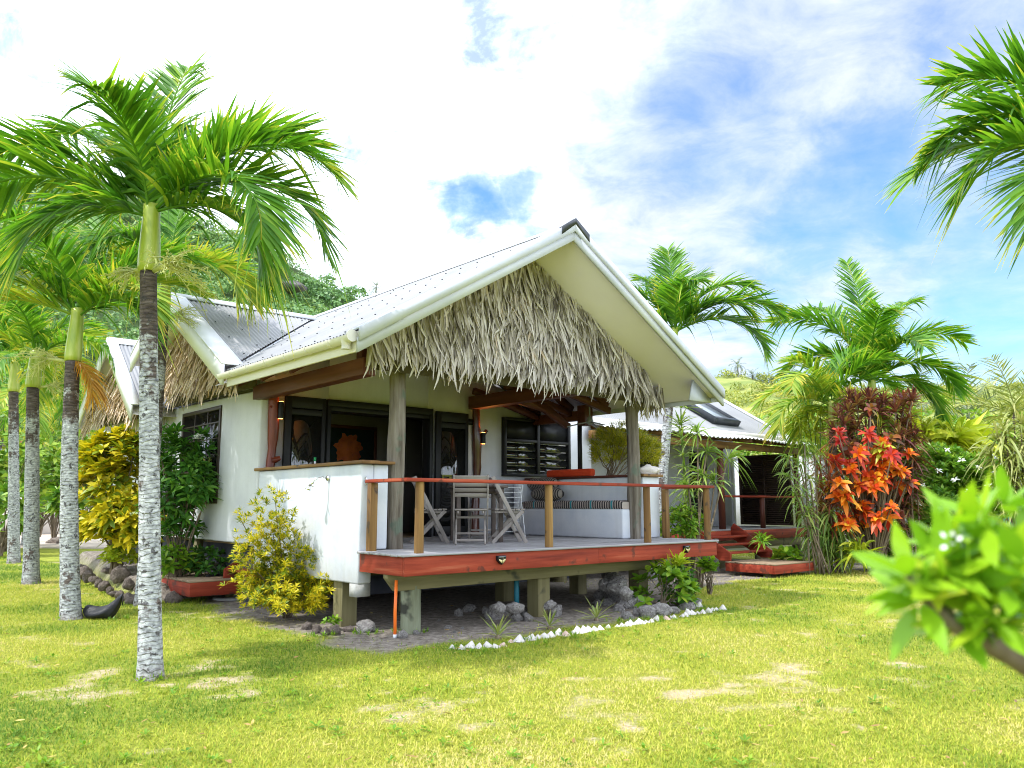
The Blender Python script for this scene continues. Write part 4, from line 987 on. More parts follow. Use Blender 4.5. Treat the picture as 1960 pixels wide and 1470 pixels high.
# veranda lean-to of wavy translucent sheet on timber
mb = MB()
corr(mb, (9.4, 19.2), lambda x: (x, 4.75, 3.66 + .03*math.sin(x*1.7)), lambda x: (x, 5.6, 3.86 + .02*math.sin(x*1.3)), (0, -.2, 1), amp=.022, pitch=.19, per=7)
pp(mb, 'veranda_roof', M('fibreglass_sheet', [(0,(.55,.56,.58)),(1,(.76,.76,.76))], 1.3, .5))
mb = MB(); mb.box(9.3, 19.0, 5.02, 5.14, 3.36, 3.56); vb = pp(mb, 'veranda_beam', 'pine_x', bevel=.006)
for x in np.arange(9.6, 19, 1.0):
    mb = MB(); mb.bar((x, 4.80, 3.60), (x, 7.25, 3.98), .06, .1); pp(mb, 'rafter', 'pine_y', vb)
# door, dark opening, veranda floor, rail
mb = MB(); mb.box(16.06, 17.0, 7.33, 7.40, 1.06, 3.48); pd = pp(mb, 'door', 'black', bevel=.01)
mb = MB(); mb.box(16.2, 16.86, 7.318, 7.329, 2.2, 3.3); pp(mb, 'pane', 'glass', pd)
mb = MB(); mb.box(16.2, 16.86, 7.312, 7.329, 1.2, 1.95); pp(mb, 'door_panel', 'black', pd)
mb = MB(); mb.box(13.2, 14.9, 7.40, 7.46, 1.06, 3.35); pp(mb, 'sliding_door', 'black')
for x in (13.26, 14.05): 
    mb = MB(); mb.box(x, x+.75, 7.385, 7.395, 1.2, 3.25); pp(mb, 'pane', 'glass')
mb = MB()
for y in np.arange(5.0, 7.3, .138): mb.box(8.05, 18.6, y, y+.132, DZ-.03, DZ + rng.uniform(0,.003))
pk = pp(mb, 'deck', 'deck')
mb = MB(); mb.box(8.05, 18.62, 4.955, 4.997, .76, 1.028); pp(mb, 'fascia_board', 'red_x', pk)
mb = MB(); mb.box(8.1, 18.5, 5.1, 5.2, .52, .76); pp(mb, 'bearer_beam', 'green_x', pk)
for x in (8.3, 10, 12, 14.3, 16.4, 18.45):
    mb = MB(); mb.box(x-.13, x+.13, 5.03, 5.29, -.1, .52); pp(mb, 'foundation_pile', 'green_z', pk)
mb = MB(); mb.tube([(14.62, 5.2, DZ), (14.62, 5.2, 3.36)], .095, 10); pp(mb, 'veranda_post', 'beam_z', smooth=True)
mb = MB(); mb.tube([(18.6, 5.2, DZ), (18.6, 5.2, 3.36)], .08, 10); pp(mb, 'veranda_post', 'beam_z', smooth=True)
mb = MB(); mb.box(14.7, 18.5, 5.1, 5.21, 1.97, 2.03); prl = pp(mb, 'railing', 'red_x')
mb = MB(); mb.tube([(16.55, 5.15, DZ), (16.55, 5.15, 1.97)], .075, 10); pp(mb, 'rail_post', 'beam_z', prl, smooth=True)
# slatted screen closing the end of the veranda
mb = MB()
for b in ((5.35,5.42,1.1,3.4),(7.1,7.17,1.1,3.4)): mb.box(18.50, 18.58, b[0], b[1], b[2], b[3])
mb.box(18.50, 18.58, 5.42, 7.1, 3.33, 3.4); mb.box(18.50, 18.58, 5.42, 7.1, 1.1, 1.17); mb.box(18.51, 18.57, 6.24, 6.29, 1.17, 3.33)
scm = M('brown_slats', [(0,(.025,.014,.010)),(.5,(.045,.026,.018)),(1,(.075,.045,.032))], 9, .6, (1,.1,1))
scr = pp(mb, 'slatted_screen', scm)
mb = MB()
mb.box(18.585, 18.60, 5.42, 7.1, 1.17, 3.33)
for z in np.arange(1.19, 3.32, .062): mb.bar((18.545, 5.42, z+.02), (18.545, 7.1, z+.02), .012, .062, up=(-.5, 0, .8))
pp(mb, 'slats', scm, scr)
mb = MB(); mb.box(18.46, 18.7, 7.45, 7.6, .9, 3.6); mb.box(18.5, 18.9, 7.6, 7.75, 3.0, 3.12); mb.box(18.5, 18.9, 7.6, 7.75, 1.2, 1.32)
pp(mb, 'corner_frame', 'plaster')

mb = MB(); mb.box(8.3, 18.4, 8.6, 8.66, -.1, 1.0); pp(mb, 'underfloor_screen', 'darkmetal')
gwl = at(1500, 960, 30.5); t = thing('garden_wall', 'white garden wall glimpsed past the slatted screen of the pavilion', 'wall', (gwl[0], gwl[1], 0), R(-10))
mb = MB(); mb.box(-2.5, 2.2, 0, .22, -.1, 3.4); mb.build('wall', MT['plaster'], t); mb = MB(); mb.box(-2.55, 2.25, -.04, .26, 3.402, 3.5); mb.build('coping', MT['white'], t)
# ------------------------------------------------------------------ stairs and step boxes (not fixed to each other)
def hbox(name, label, cat, loc, group=None): return thing(name, label, cat, hw(*loc), HA, group)
st = hbox('wooden_stairs', 'red wooden stairs of open treads leading from the right platform up to the pavilion deck', 'stairs', (11.5, 3.02, 0))
for x in (0, 1.84):
    mb = MB(); mb.prism([(.0,.318),(-.02,.50),(1.10,1.18),(1.19,1.06),(1.19,.80),(.30,.318)], 0, x, x+.055); mb.build('stringer', MT['red_y'], st, bevel=.005)
for k in range(3):
    mb = MB(); mb.box(.058, 1.837, .10 + .29*k, .38 + .29*k, .47 + .18*k, .515 + .18*k); mb.build('tread', MT['red_x'], st, bevel=.006)
mb = MB(); mb.box(.5, .62, .75, .87, -.05, .83); mb.build('stair_leg', MT['concrete'], st)
pl = hbox('step_platform', 'low wooden platform with grey boards and red sides at the foot of the red stairs', 'platform', (11.35, 1.72, 0))
mb = MB()
for k in range(10): mb.box(.0 + .0, 1.75, .135*k, .135*k + .13, .285, .315 + rng.uniform(0,.003))
mb.build('board_top', MT['deckbrown'], pl)
mb = MB(); mb.box(.0, 1.75, .0, .04, .09, .283); mb.box(0, .04, .042, 1.34, .09, .283); mb.box(1.71, 1.75, .042, 1.34, .09, .283); mb.build('side_board', MT['red_x'], pl, bevel=.004)
for x in (.25, 1.5):
    mb = MB(); mb.box(x-.07, x+.07, .3, .44, -.03, .285); mb.build('leg', MT['green_z'], pl)
pl2 = hbox('step_platform', 'low wooden platform with brown boards and orange red sides under the slippers at the left', 'platform', (-.62, 5.55, 0))
pl2.rotation_euler[2] = HA
mb = MB()
for k in range(9): mb.box(-.02, 1.36, .165*k, .165*k + .158, .365, .398 + rng.uniform(0,.003))
mb.build('board_top', MT['deckbrown'], pl2)
mb = MB(); mb.box(0, 1.34, .0, .04, .13, .363); mb.build('side_board', MT['red_x'], pl2, bevel=.004)
mb = MB(); mb.box(0, .04, .042, 1.44, .13, .363); mb.build('side_board', MT['red_y'], pl2, bevel=.004)
mb = MB(); mb.box(.8, .95, .35, .5, .03, .36); mb.build('leg', MT['green_z'], pl2)
mb = MB(); mb.lathe([(.30,-.02),(.30,.035),(.24,.04)], 20, (.88,.42,0)); mb.build('footing', MT['concrete'], pl2)
st2 = hbox('wooden_stairs', 'red wooden stairs half hidden behind the gold bush against the side wall', 'stairs', (.12, 4.75, 0))
for y in (0, .95):
    mb = MB(); mb.prism([(-.1,.3),(-.1,.55),(.5,.95),(.6,.95),(.6,.62),(.2,.3)], 1, y, y+.05); mb.build('stringer', MT['red_x'], st2, bevel=.005)
for k in range(2):
    mb = MB(); mb.box(-.06 + .26*k, .22 + .26*k, .055, .945, .52 + .2*k, .565 + .2*k); mb.build('tread', MT['red_y'], st2, bevel=.005)

# ------------------------------------------------------------------ furniture on the veranda
FS = 1.16
def chair(label, loc, rz):
    t = thing('folding_chair', label, 'chair', loc, rz, 'weathered folding chairs around the veranda table'); s = FS
    g = MT['grey_z']; gx = MT['grey_x']
    def bar(name, p, q, w, h, m=g, up=(0,0,1), parent=t):
        mb = MB(); mb.bar(np.array(p)*s, np.array(q)*s, w*s, h*s, up); return mb.build(name, m, parent, bevel=.004)
    # local axes: x to the side, y to the front of the seat
    for x in (-.23, .23):
        bar('long_leg', (x, .24, .0), (x, -.24, .92), .022, .055, up=(0,1,0))
    for x in (-.195, .195):
        bar('short_leg', (x, -.24, .0), (x, .20, .445), .022, .05, up=(0,1,0))
    mb = MB()
    for k in range(6): mb.box(-.215*s, .215*s, (-.2 + .073*k)*s, (-.2 + .073*k + .06)*s, (.448 + .006*abs(k-2.5)/2)*s, (.468 + .006*abs(k-2.5)/2)*s)
    mb.build('seat', gx, t, bevel=.003)
    for x in (-.17, .17): bar('seat_rail', (x, -.2, .43), (x, .22, .43), .022, .032)
    mb = MB()
    for z in (.66, .73, .80, .885):
        y = .24 - .48 * z / .92; mb.bar(np.array((-.218, y, z))*s, np.array((.218, y, z))*s, .016*s, (.075 if z > .85 else .05)*s, up=(0,-.48,.92))
    mb.build('backrest', gx, t, bevel=.003)
    bar('crossbar', (-.2, .17, .14), (.2, .17, .14), .02, .03, gx); bar('crossbar', (-.18, -.18, .06), (.18, -.18, .06), .02, .03, gx)
    bar('crossbar', (-.2, .05, .36), (.2, .05, .36), .02, .03, gx)
    return t
def on_deck(u, y): 
    w = at(u, HOR, y); w[2] = DZ + .004; return w
chair('grey folding chair seen square from behind, nearest to the red railing', on_deck(901, 13.0), R(3))
chair('grey folding chair in profile at the left of the table, seat facing right', on_deck(822, 13.5), R(-78))
chair('grey folding chair in profile at the right of the table, turned away from it', on_deck(970, 13.6), R(-80))
chair('grey folding chair on the far side of the table, only partly seen behind it', on_deck(925, 15.0), R(185))
tb = thing('veranda_table', 'dark weathered square table behind the grey folding chairs', 'table', on_deck(912, 14.05), R(12))
tm = M('dark_teak', [(0,(.06,.045,.04)),(1,(.14,.11,.095))], 8, .5, (.1,1,1))
mb = MB()
for k in range(7): mb.box(-.46, .46, -.46 + .132*k, -.46 + .132*k + .126, .90, .935)
mb.build('tabletop', tm, tb, bevel=.004)
mb = MB(); mb.box(-.40, .40, -.40, -.37, .80, .898); mb.box(-.40, .40, .37, .40, .80, .898); mb.build('apron', tm, tb)
for x in (-.36, .36):
    for y in (-.33, .33):
        mb = MB(); mb.box(x-.035, x+.035, y-.035, y+.035, 0, .898); mb.build('leg', tm, tb, bevel=.004)
# wire rack
rk = thing('wire_rack', 'thin white folding wire rack leaning by the bench end', 'drying rack', on_deck(972, 15.2), R(20))
mb = MB()
for x in (-.28, .28): mb.tube([(x, .18, 0), (x*.95, -.06, .98)], .009, 6); mb.tube([(x, -.18, 0), (x*.95, .08, .94)], .009, 6)
mb.build('frame', MT['white'], rk)
mb = MB()
for z in np.arange(.12, .95, .09): mb.tube([(-.27, .18 - .245*z, z), (.27, .18 - .245*z, z)], .005, 5)
mb.build('wires', MT['white'], rk)
# cushions on the bench (lie on it: things of their own, bench axes)
mt = thing('seat_mattress', 'long black and pale striped mattress lying on the white bench', 'mattress', hw(5.80, 2.62, 1.604), HA)
mb = MB(); sec = [(-.23,0),(-.245,.03),(-.245,.12),(-.22,.15),(.22,.15),(.245,.12),(.245,.03),(.23,0)]
n = 26; yy = np.linspace(-1.36, 1.42, n); V = [(a, y, b*(1 + .05*math.sin(y*9)) * (1 if 0 < i < n-1 else .8)) for i, y in enumerate(yy) for a, b in sec]; k = len(sec)
mb.add(V, [(i*k+j, i*k+(j+1) % k, (i+1)*k+(j+1) % k, (i+1)*k+j) for i in range(n-1) for j in range(k)] + [tuple(range(k-1,-1,-1)), tuple((n-1)*k+j for j in range(k))])
mb.build('cover', MT['stripe'], mt, smooth=50)
for lab, y, z, r, x in (('dark striped bolster resting on the mattress against the bench end', 3.42, 1.76, .135, 5.72), ('dark striped bolster stacked highest behind the other bolster', 3.70, 1.98, .13, 5.86)):
    b = thing('bolster', lab, 'cushion', hw(x, y, z), HA, 'bolsters on the bench')
    mb = MB(); t = np.linspace(0, 1, 9); mb.tube(np.stack([0*t + .03*np.sin(t*3), -.42 + .84*t, r + 0*t], 1), r * np.array([.55,.9,1,1,1,1,1,.9,.55]), 16); mb.build('cover', MT['stripe2'], b, smooth=True)
oc = thing('seat_cushion', 'bright orange red cushion standing behind the planter wall by the dark post', 'cushion', hw(6.24, 3.4, 2.25), HA)
mb = MB(); mb.box(-.04, .12, -.75, .55, 0, .155); mb.build('cover', MT['cushred'], oc, bevel=.04)
# ceiling fan
fn = thing('ceiling_fan', 'grey three bladed ceiling fan hanging under the veranda roof at the right', 'fan', hw(6.15, 2.6, 3.32), HA)
gm = M('grey_fan', [(0,(.20,.22,.25)),(1,(.27,.29,.32))], 4, .4)
mb = MB(); mb.tube([(0,0,.12),(0,0,.62)], .014, 8); mb.build('rod', gm, fn)
mb = MB(); mb.lathe([(.02,-.04),(.06,-.02),(.075,.04),(.05,.10),(.02,.13)], 14); mb.build('motor', gm, fn, smooth=True)
for k in range(3):
    a = R(20 + 120*k); d = np.array([math.cos(a), math.sin(a), 0]); mb = MB(); mb.bar(d*.06 + (0,0,.01), d*.46 + (0,0,-.08), .09, .012, up=(.1*d[1],-.1*d[0],1)); mb.build('blade', gm, fn, bevel=.004)
# broom
br = thing('broom', 'white and green broom handle sticking up behind the low shower wall', 'broom', hw(.36, 3.05, DZ), HA)
mb = MB(); mb.tube([(0,0,.12),(-.05,-.01,1.30)], .016, 8); mb.build('handle', MT['white'], br, smooth=True)
mb = MB(); mb.tube([(-.0505,-.0101,1.302),(-.053,-.012,1.36)], .020, 8); mb.build('grip', M('green_plastic', [(0,(.01,.22,.06)),(1,(.02,.30,.09))], 3, .4), br, smooth=True)
mb = MB(); mb.box(-.15,.15,-.03,.03,0,.12); mb.build('brush', MT['black'], br)
# slatted crate by the left bench
cr = thing('slatted_crate', 'small pale slatted box on the left bench behind the log post', 'crate', hw(.52, 2.2, 1.625), HA)
mb = MB()
for z in np.arange(.01, .30, .05): mb.box(-.17, .17, -.15, .15, z, z+.022)
mb.build('slats', MT['white'], cr)
mb = MB(); mb.box(-.15, .15, -.13, .13, 0, .30); mb.build('box', MT['black'], cr)
# painting inside
pt = thing('painting', 'dark framed painting of an orange flower on the wall inside the open doors', 'painting', hw(3.30, 7.4, 2.75), HA)
mb = MB(); mb.box(-.75, .75, 0, .05, -.62, .62); mb.build('canvas', M('dark_canvas', [(0,(.012,.03,.035)),(1,(.03,.05,.05))], 3, .8), pt)
mb = MB()
for b in ((-.82,.82,.622,.69),(-.82,.82,-.69,-.622),(-.82,-.752,-.62,.62),(.752,.82,-.62,.62)): mb.box(b[0], b[1], -.02, .06, b[2], b[3])
mb.build('frame', MT['beam_x'], pt)
mb = MB(); an = np.linspace(0, 2*np.pi, 40, endpoint=False); rr = .33 * (1 + .12*np.sin(an*7) + .10*np.sin(an*13+1))
mb.prism([(r*math.cos(a)+.1, r*math.sin(a)+.16) for r, a in zip(rr, an)], 1, -.006, -.002); mb.build('flower_paint', M('orange_paint', [(0,(.50,.06,.02)),(.5,(.75,.20,.05)),(1,(.55,.08,.10))], 4, .8), pt)
# bookshelf-like partition holding the painting
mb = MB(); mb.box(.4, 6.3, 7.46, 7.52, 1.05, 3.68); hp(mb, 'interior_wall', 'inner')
# ------------------------------------------------------------------ palms
def frond_mesh(name, mat, L, el, bend, n=44, ll=.62, lw=.034, plume=.48, seed=0, sideways=0.0, twist=0.0, rach=.018, old=False, S=4):
    """one arching frond; it starts at the origin, heading +x, elevation el, curving down by bend"""
    rg = np.random.default_rng(seed); m = 22
    t = np.linspace(0, 1, m); e = el - bend * t ** 1.45; a = sideways * t ** 1.5
    T = np.stack([np.cos(e)*np.cos(a), np.cos(e)*np.sin(a), np.sin(e)], 1)
    P = np.concatenate([[np.zeros(3)], np.cumsum((T[:-1] + T[1:]) / 2 * (L / (m-1)), 0)])
    mb = MB(); mb.tube(P, rach * (1.15 - t) + .003, 5)
    nl = n; q = np.linspace(.10, .995, nl); B = []; D = []; U = []; LL = []; W = []; DR = []
    for s in (-1, 1):
        qq = np.clip(q + rg.uniform(-.4, .4, nl) / nl, .06, .999)
        p = np.stack([np.interp(qq, t, P[:, k]) for k in range(3)], 1); tt = nrm(np.stack([np.interp(qq, t, T[:, k]) for k in range(3)], 1))
        sd_ = nrm(np.cross(tt, np.array([0, 0, 1.0]) + 1e-6)); up_ = nrm(np.cross(sd_, tt))
        tw = twist * qq; sd2 = sd_ * np.cos(tw)[:, None] + up_ * np.sin(tw)[:, None]; up2 = up_ * np.cos(tw)[:, None] - sd_ * np.sin(tw)[:, None]
        fwd = .62 + .75 * qq + rg.normal(0, .10, nl); lift = plume * (1 - .6*qq) + rg.normal(0, .17, nl)
        d = sd2 * s + tt * fwd[:, None] + up2 * lift[:, None]
        B.append(p); D.append(d); U.append(up2 + rg.normal(0, .25, (nl, 3)) - sd2 * s * .5)
        l = ll * (.50 + .5 * np.sin(np.pi * np.clip(qq * .82 + .10, 0, 1))) * np.where(qq > .9, .75, 1) * rg.uniform(.82, 1.12, nl)
        LL.append(l); W.append(lw * rg.uniform(.7, 1.15, nl)); DR.append(rg.uniform(.05, .38, nl) + np.where(rg.random(nl) < .06, .7, 0) + (.25 if old else 0))
    strips(mb, np.concatenate(B), np.concatenate(D), np.concatenate(U), np.concatenate(LL), np.concatenate(W), np.concatenate(DR), S, 'pinna', .14)
    return mb.mesh(name, [mat])

def palm(label, base, top, shaft, fr, group='palms', r=(.115,.085), shaft_r=(.098,.075), mat='palm', flower=None, name='palm_tree', ll=.62, n=44, seed=0, lean=.0, lw=.034, dead=None, yellow=()):
    """base, top of the ringed trunk, top of the green crownshaft; fr: (azimuth, elevation, bend, length) of each frond"""
    base = np.array(base, float); top = np.array(top, float) - base; sh = np.array(shaft, float) - base
    t = thing(name, label, 'palm tree', base, 0, group); rg = np.random.default_rng(seed + 100)
    k = np.linspace(0, 1, 60); mid = np.array([lean, 0, 0])
    pts = top * k[:, None] + mid * (np.sin(np.pi * k))[:, None] + np.array([0, 0, -.1]) * (1 - k)[:, None]
    rad = r[0] + (r[1] - r[0]) * k; rad = rad * (1 + .34 * np.exp(-k * 26)) * (1 + .012 * rg.normal(0, 1, 60))
    mb = MB(); mb.tube(pts, rad, 20); mb.build('trunk', MT['trunk'], t, smooth=True)
    if shaft_r:
        k = np.linspace(0, 1, 12); prof = np.array([1.0,1.04,1.05,1.04,1.0,.97,.94,.90,.86,.83,.82,.84])
        mb = MB(); mb.tube(top + (sh - top) * k[:, None], shaft_r[0] * prof, 18); mb.build('crownshaft', MT['shaft'], t, smooth=True)
    for j, f in enumerate(fr):
        az, el, bend, L = f[:4]
        me = frond_mesh('frond', MT['palmyel' if j in yellow else mat], L, R(el), R(bend), n, ll, lw, seed=seed*50 + j, sideways=rg.normal(0, .25), twist=rg.normal(0, .25), rach=.021 * L / 2.3, old=el < 20)
        o = bpy.data.objects.new('frond', me); COL.objects.link(o); o.parent = t
        o.location = sh + np.array([math.cos(R(az)), math.sin(R(az)), 0]) * .03 - np.array([0, 0, .02 + .012 * j]); o.rotation_euler = (0, 0, R(az))
    if dead:
        for az, el, bend, L in dead:
            me = frond_mesh('dead_frond', MT['palmdead'], L, R(el), R(bend), 46, .40, .032, seed=seed*50 + 77, old=True)
            o = bpy.data.objects.new('dead_frond', me); COL.objects.link(o); o.parent = t; o.location = top + (0, 0, .05); o.rotation_euler = (0, 0, R(az)); o['label'] = 'withered orange frond'
    if flower:
        for az, sc in flower:
            mb = MB(); d = np.array([math.cos(R(az)), math.sin(R(az)), 0]); sdv = np.array([-d[1], d[0], 0])
            c0 = top + d * r[1]
            mb.tube([c0, c0 + d*.12*sc + (0,0,.03), c0 + d*.30*sc + (0,0,.05*sc)], [.03,.024,.014], 7)
            B = []; D = []; L = []
            for b in range(22):
                st_ = c0 + d * rg.uniform(.08,.30) * sc + np.array([0,0,.04*sc]); dd = nrm(d * rg.uniform(.3,1.2) + sdv * rg.normal(0,.8) + np.array([0,0,rg.uniform(-.5,.8)])); l = rg.uniform(.28,.55) * sc
                q = np.linspace(0, 1, 5); pp_ = st_ + dd * (l * q)[:, None]; pp_[:, 2] -= .16 * sc * q ** 2
                mb.tube(pp_, [.008,.007,.006,.005,.003], 4)
                for i in range(16):
                    u = rg.uniform(.15, 1); B.append(st_ + dd * l * u - np.array([0,0,.16*sc*u*u])); D.append(rg.normal(0, 1, 3) + dd); L.append(rg.uniform(.05,.12) * sc)
            strips(mb, np.array(B), np.array(D), rg.normal(0,1,(len(B),3)), np.array(L), .011, .3, 2, 'strap')
            mb.build('inflorescence', MT['straw'], t)
    return t

def ring_fronds(n, L, seed, lo=-5, hi=82, b=(50, 125)):
    rg = np.random.default_rng(seed); out = []
    for k in range(n):
        f = k / (n - 1); el = hi + (lo - hi) * f ** 1.05 + rg.normal(0, 5)
        out.append((k * 137.5 + rg.normal(0, 10) + seed * 31, el, b[0] + (b[1] - b[0]) * min(1, f * 1.25) + rg.normal(0, 8), L * rg.uniform(.88, 1.08) * (.85 + .15 * math.sin(math.pi * f))))
    return out

ROW = 'row of palms along the left of the lawn'
# nearest palm of the row: fronds set to the photograph
b1 = gnd(289, 1300); y1 = b1[1]
palm('nearest palm of the left row, its pale trunk rising in front of the side gable', b1, at(284, 520, y1 + .1), at(291, 393, y1 + .12),
     [(90,85,25,2.0),(14,63,78,2.1),(-8,49,102,2.35),(6,37,120,2.25),(-28,29,122,2.15),(-14,12,100,1.7),(163,63,72,2.25),(180,47,82,2.45),(196,31,92,2.4),(216,4,80,1.4),(120,70,55,2.1),(262,73,85,1.6),(60,70,58,2.1)],
     ROW, (.113,.083), (.106,.08), flower=[(-25,1.0),(165,.55)], seed=1, ll=.78, n=80, lw=.048)
b2 = gnd(137, 1185); y2 = b2[1]
palm('second palm of the left row, beside the black sack, with a withered orange frond', b2, at(139, 692, y2), at(149, 592, y2 + .1), [(78,84,30,2.4),(8,60,85,2.3),(-20,38,112,2.0),(120,74,55,2.5),(165,60,80,2.5),(185,40,95,2.6),(205,55,88,2.2),(200,22,90,2.3),(255,70,85,2.1),(50,52,80,2.2),(330,30,105,1.8)],
     ROW, (.142,.105), (.115,.085), flower=[(172,1.25)], seed=2, n=72, ll=.74, lw=.050, yellow=(2,5,7,9), dead=[(-14,-30,66,.78)], lean=-.04)
b3 = gnd(60, 1117); y3 = b3[1]
palm('third palm of the left row with a fat yellow green crownshaft', b3, at(63, 742, y3), at(70, 672, y3), ring_fronds(11, 2.7, 3, 8), ROW, (.165,.125), (.15,.10), seed=3, flower=[(0,1.2)], n=62, ll=.74, lw=.058, yellow=(3,5,6,8,10))
b4 = gnd(27, 1078); y4 = b4[1]
palm('fourth palm of the left row with thin trunk near the left picture edge', b4, at(26, 750, y4), at(29, 690, y4), ring_fronds(11, 3.1, 4, 8), ROW, (.16,.13), (.15,.11), seed=4, n=58, ll=.9, lw=.06, yellow=(4,5,7,9))
b5 = gnd(47, 1046)
palm('slender leaning palm between the third and fourth trunks of the row', b5, at(75, 822, b5[1]), at(80, 772, b5[1]), ring_fronds(10, 2.8, 5, 8), ROW, (.15,.11), (.12,.09), seed=5, n=44, ll=.85, lw=.06, yellow=(2,6,9))
b6 = gnd(-8, 1040)
palm('last palm of the row, cut by the left picture edge', b6, at(2, 800, b6[1]), at(4, 752, b6[1]), ring_fronds(11, 3.2, 6, 8), ROW, (.18,.14), (.16,.12), seed=6, n=34, ll=.9, lw=.05)
# fuller crowns of the row further left and back
bz = gnd(215, 1030); bz = np.array([-6.2, 14.0, 0])
palm('palm hidden behind the nearest trunk, its drooping crown before the green hill', bz, bz + (.02, 0, 4.9), bz + (.04, 0, 5.75), [(85,84,30,2.0),(12,36,122,1.9),(-15,30,120,1.7),(170,56,85,2.1),(190,34,95,2.2),(130,66,70,2.0),(250,50,95,1.6),(60,40,90,2.0)], ROW, (.13,.10), (.11,.085), seed=8, n=66, ll=.8, lw=.052, yellow=(1,2,4,5), flower=[(-30,1.2)])

OTH = 'palms on the right of the house'
bb = at(1247, 1000, 18.6); bb[2] = 0
palm('lone palm rising behind the right roof slope with pale trunk', bb, at(1288, 690, 19.2), at(1292, 628, 19.3), [(85,86,28,2.3),(160,64,92,2.4),(178,42,108,2.2),(12,62,80,2.6),(-5,44,90,2.8),(-18,26,108,2.5),(195,22,105,1.8),(60,72,58,2.4),(115,74,58,2.4),(262,68,92,2.0),(330,54,112,2.2)],
     OTH, (.13,.10), (.10,.08), seed=11, n=76, ll=.85, lw=.060)
br_ = gnd(1675, 1075); br_[1] = 25.0; br_ = np.array([*at(1675, 960, 25.0)[:2], 0])
palm('big palm rising behind the coloured shrubs, widest crown at the right', br_, at(1673, 775, 25.0), at(1668, 728, 25.0),
     [(88,86,25,4.3),(160,74,92,4.0),(172,52,112,3.1),(182,28,118,2.6),(20,77,70,4.2),(4,64,100,3.7),(-8,42,118,3.1),(0,18,110,2.4),(255,78,90,3.2),(290,64,110,2.8),(225,50,118,2.7),(120,79,70,4.2),(50,70,82,3.8)],
     OTH, (.16,.12), (.14,.11), seed=12, n=76, ll=1.1, lw=.078)
bs = np.array([*at(1592, 960, 23.0)[:2], 0])
palm('shorter yellowing palm leaning in at the left of the biggest right crown', bs, at(1594, 822, 23.0), at(1590, 768, 23.0), ring_fronds(12, 2.5, 13, 5, 78, (70, 125)), OTH, (.13,.10), (.11,.09), seed=13, n=54, ll=.85, lw=.065, yellow=(1,4,6,7,9,11))
bf = np.array([*at(2175, 960, 7.2)[:2], 0])
palm('palm whose fronds reach into the top right corner, trunk outside the picture', bf, at(2175, 480, 7.2), at(2175, 345, 7.2),
     [(178,60,112,2.1),(184,40,108,1.95),(166,74,90,2.2),(198,24,110,1.8),(150,50,100,2.2),(20,50,90,2.2),(90,80,40,2.1),(320,40,100,2.1),(60,40,95,2.1),(250,55,100,1.9)], OTH, (.115,.085), (.10,.075), seed=14, n=78, ll=.76, lw=.046, flower=[(190,.8)])

# coconut palms far away
def far_palm(label, u, v, y, zb, L, group, mat='palmfar', seed=0):
    c = at(u, v, y); b = np.array([c[0], y, zb]); return palm(label, b, c - (0, 0, .1), c, ring_fronds(14, L, seed, -30, 70, (40, 85)), group, (.25,.16), None, mat=mat, name='coconut_palm', ll=L*.28, n=22, seed=seed, lw=L*.02)
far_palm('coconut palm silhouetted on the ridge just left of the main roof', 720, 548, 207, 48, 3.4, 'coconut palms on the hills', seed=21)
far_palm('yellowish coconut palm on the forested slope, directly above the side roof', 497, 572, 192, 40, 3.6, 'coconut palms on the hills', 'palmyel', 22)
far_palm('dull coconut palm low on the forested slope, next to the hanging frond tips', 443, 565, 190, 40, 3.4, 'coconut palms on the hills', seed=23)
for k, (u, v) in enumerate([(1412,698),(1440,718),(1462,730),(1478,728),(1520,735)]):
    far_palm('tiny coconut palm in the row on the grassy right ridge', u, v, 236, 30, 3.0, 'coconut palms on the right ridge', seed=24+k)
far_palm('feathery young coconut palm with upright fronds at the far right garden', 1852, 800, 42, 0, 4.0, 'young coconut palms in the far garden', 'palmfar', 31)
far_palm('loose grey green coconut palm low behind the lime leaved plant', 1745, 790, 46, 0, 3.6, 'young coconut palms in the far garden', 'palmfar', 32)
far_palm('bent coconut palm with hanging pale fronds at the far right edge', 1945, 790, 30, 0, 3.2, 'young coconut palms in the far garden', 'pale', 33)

# ------------------------------------------------------------------ shrubs
def stems(mb, base, tips, r=.012, wob=.04):
    for p in tips:
        p = np.asarray(p); k = np.linspace(0, 1, 6)[:, None]; c = base + rng.normal(0, .03, 3) * (1, 1, 0)
        bend = np.array([p[0]-c[0], p[1]-c[1], 0]) * .35
        q = c + (p - c) * k - bend * np.sin(np.pi * k) * .5 + rng.normal(0, wob, (6, 3)) * np.sin(np.pi * k); mb.tube(q, r * (1.3 - .8 * k[:, 0]), 5, cap=False)

def bush(name, label, cat, base, tips, mat, leaf, group=None, stem=True, axis_up=.8, sr=.012, parts=()):
    """tips: world points; leaf: dict for rosette(); parts: further (part name, tips, material, leaf)"""
    base = np.asarray(base, float); t = thing(name, label, cat, base, 0, group)
    if stem:
        mb = MB(); stems(mb, np.zeros(3), [p - base for p in tips][::max(1, len(tips)//16)], sr); mb.build('branches', MT['bark'], t)
    for nm, tp, mt_, lf in [('foliage', tips, mat, leaf)] + list(parts):
        mb = MB(); cen = np.mean(tp, 0)
        for p in tp:
            out = np.asarray(p) - cen; out = out / (np.linalg.norm(out) + .2); ax = np.array([out[0] * .8, out[1] * .8, axis_up + out[2] * .5]) + rng.normal(0, .18, 3)
            rosette(mb, p - base, ax, **lf)
        mb.build(nm, MT[mt_], t)
    return t

def blob(c, r, n, shell=.55):
    """points through an ellipsoid, more of them near its skin"""
    d = rand_dirs(n, -.75, 1); q = shell + (1 - shell) * rng.random(n) ** .6
    return np.asarray(c) + d * q[:, None] * np.asarray(r)

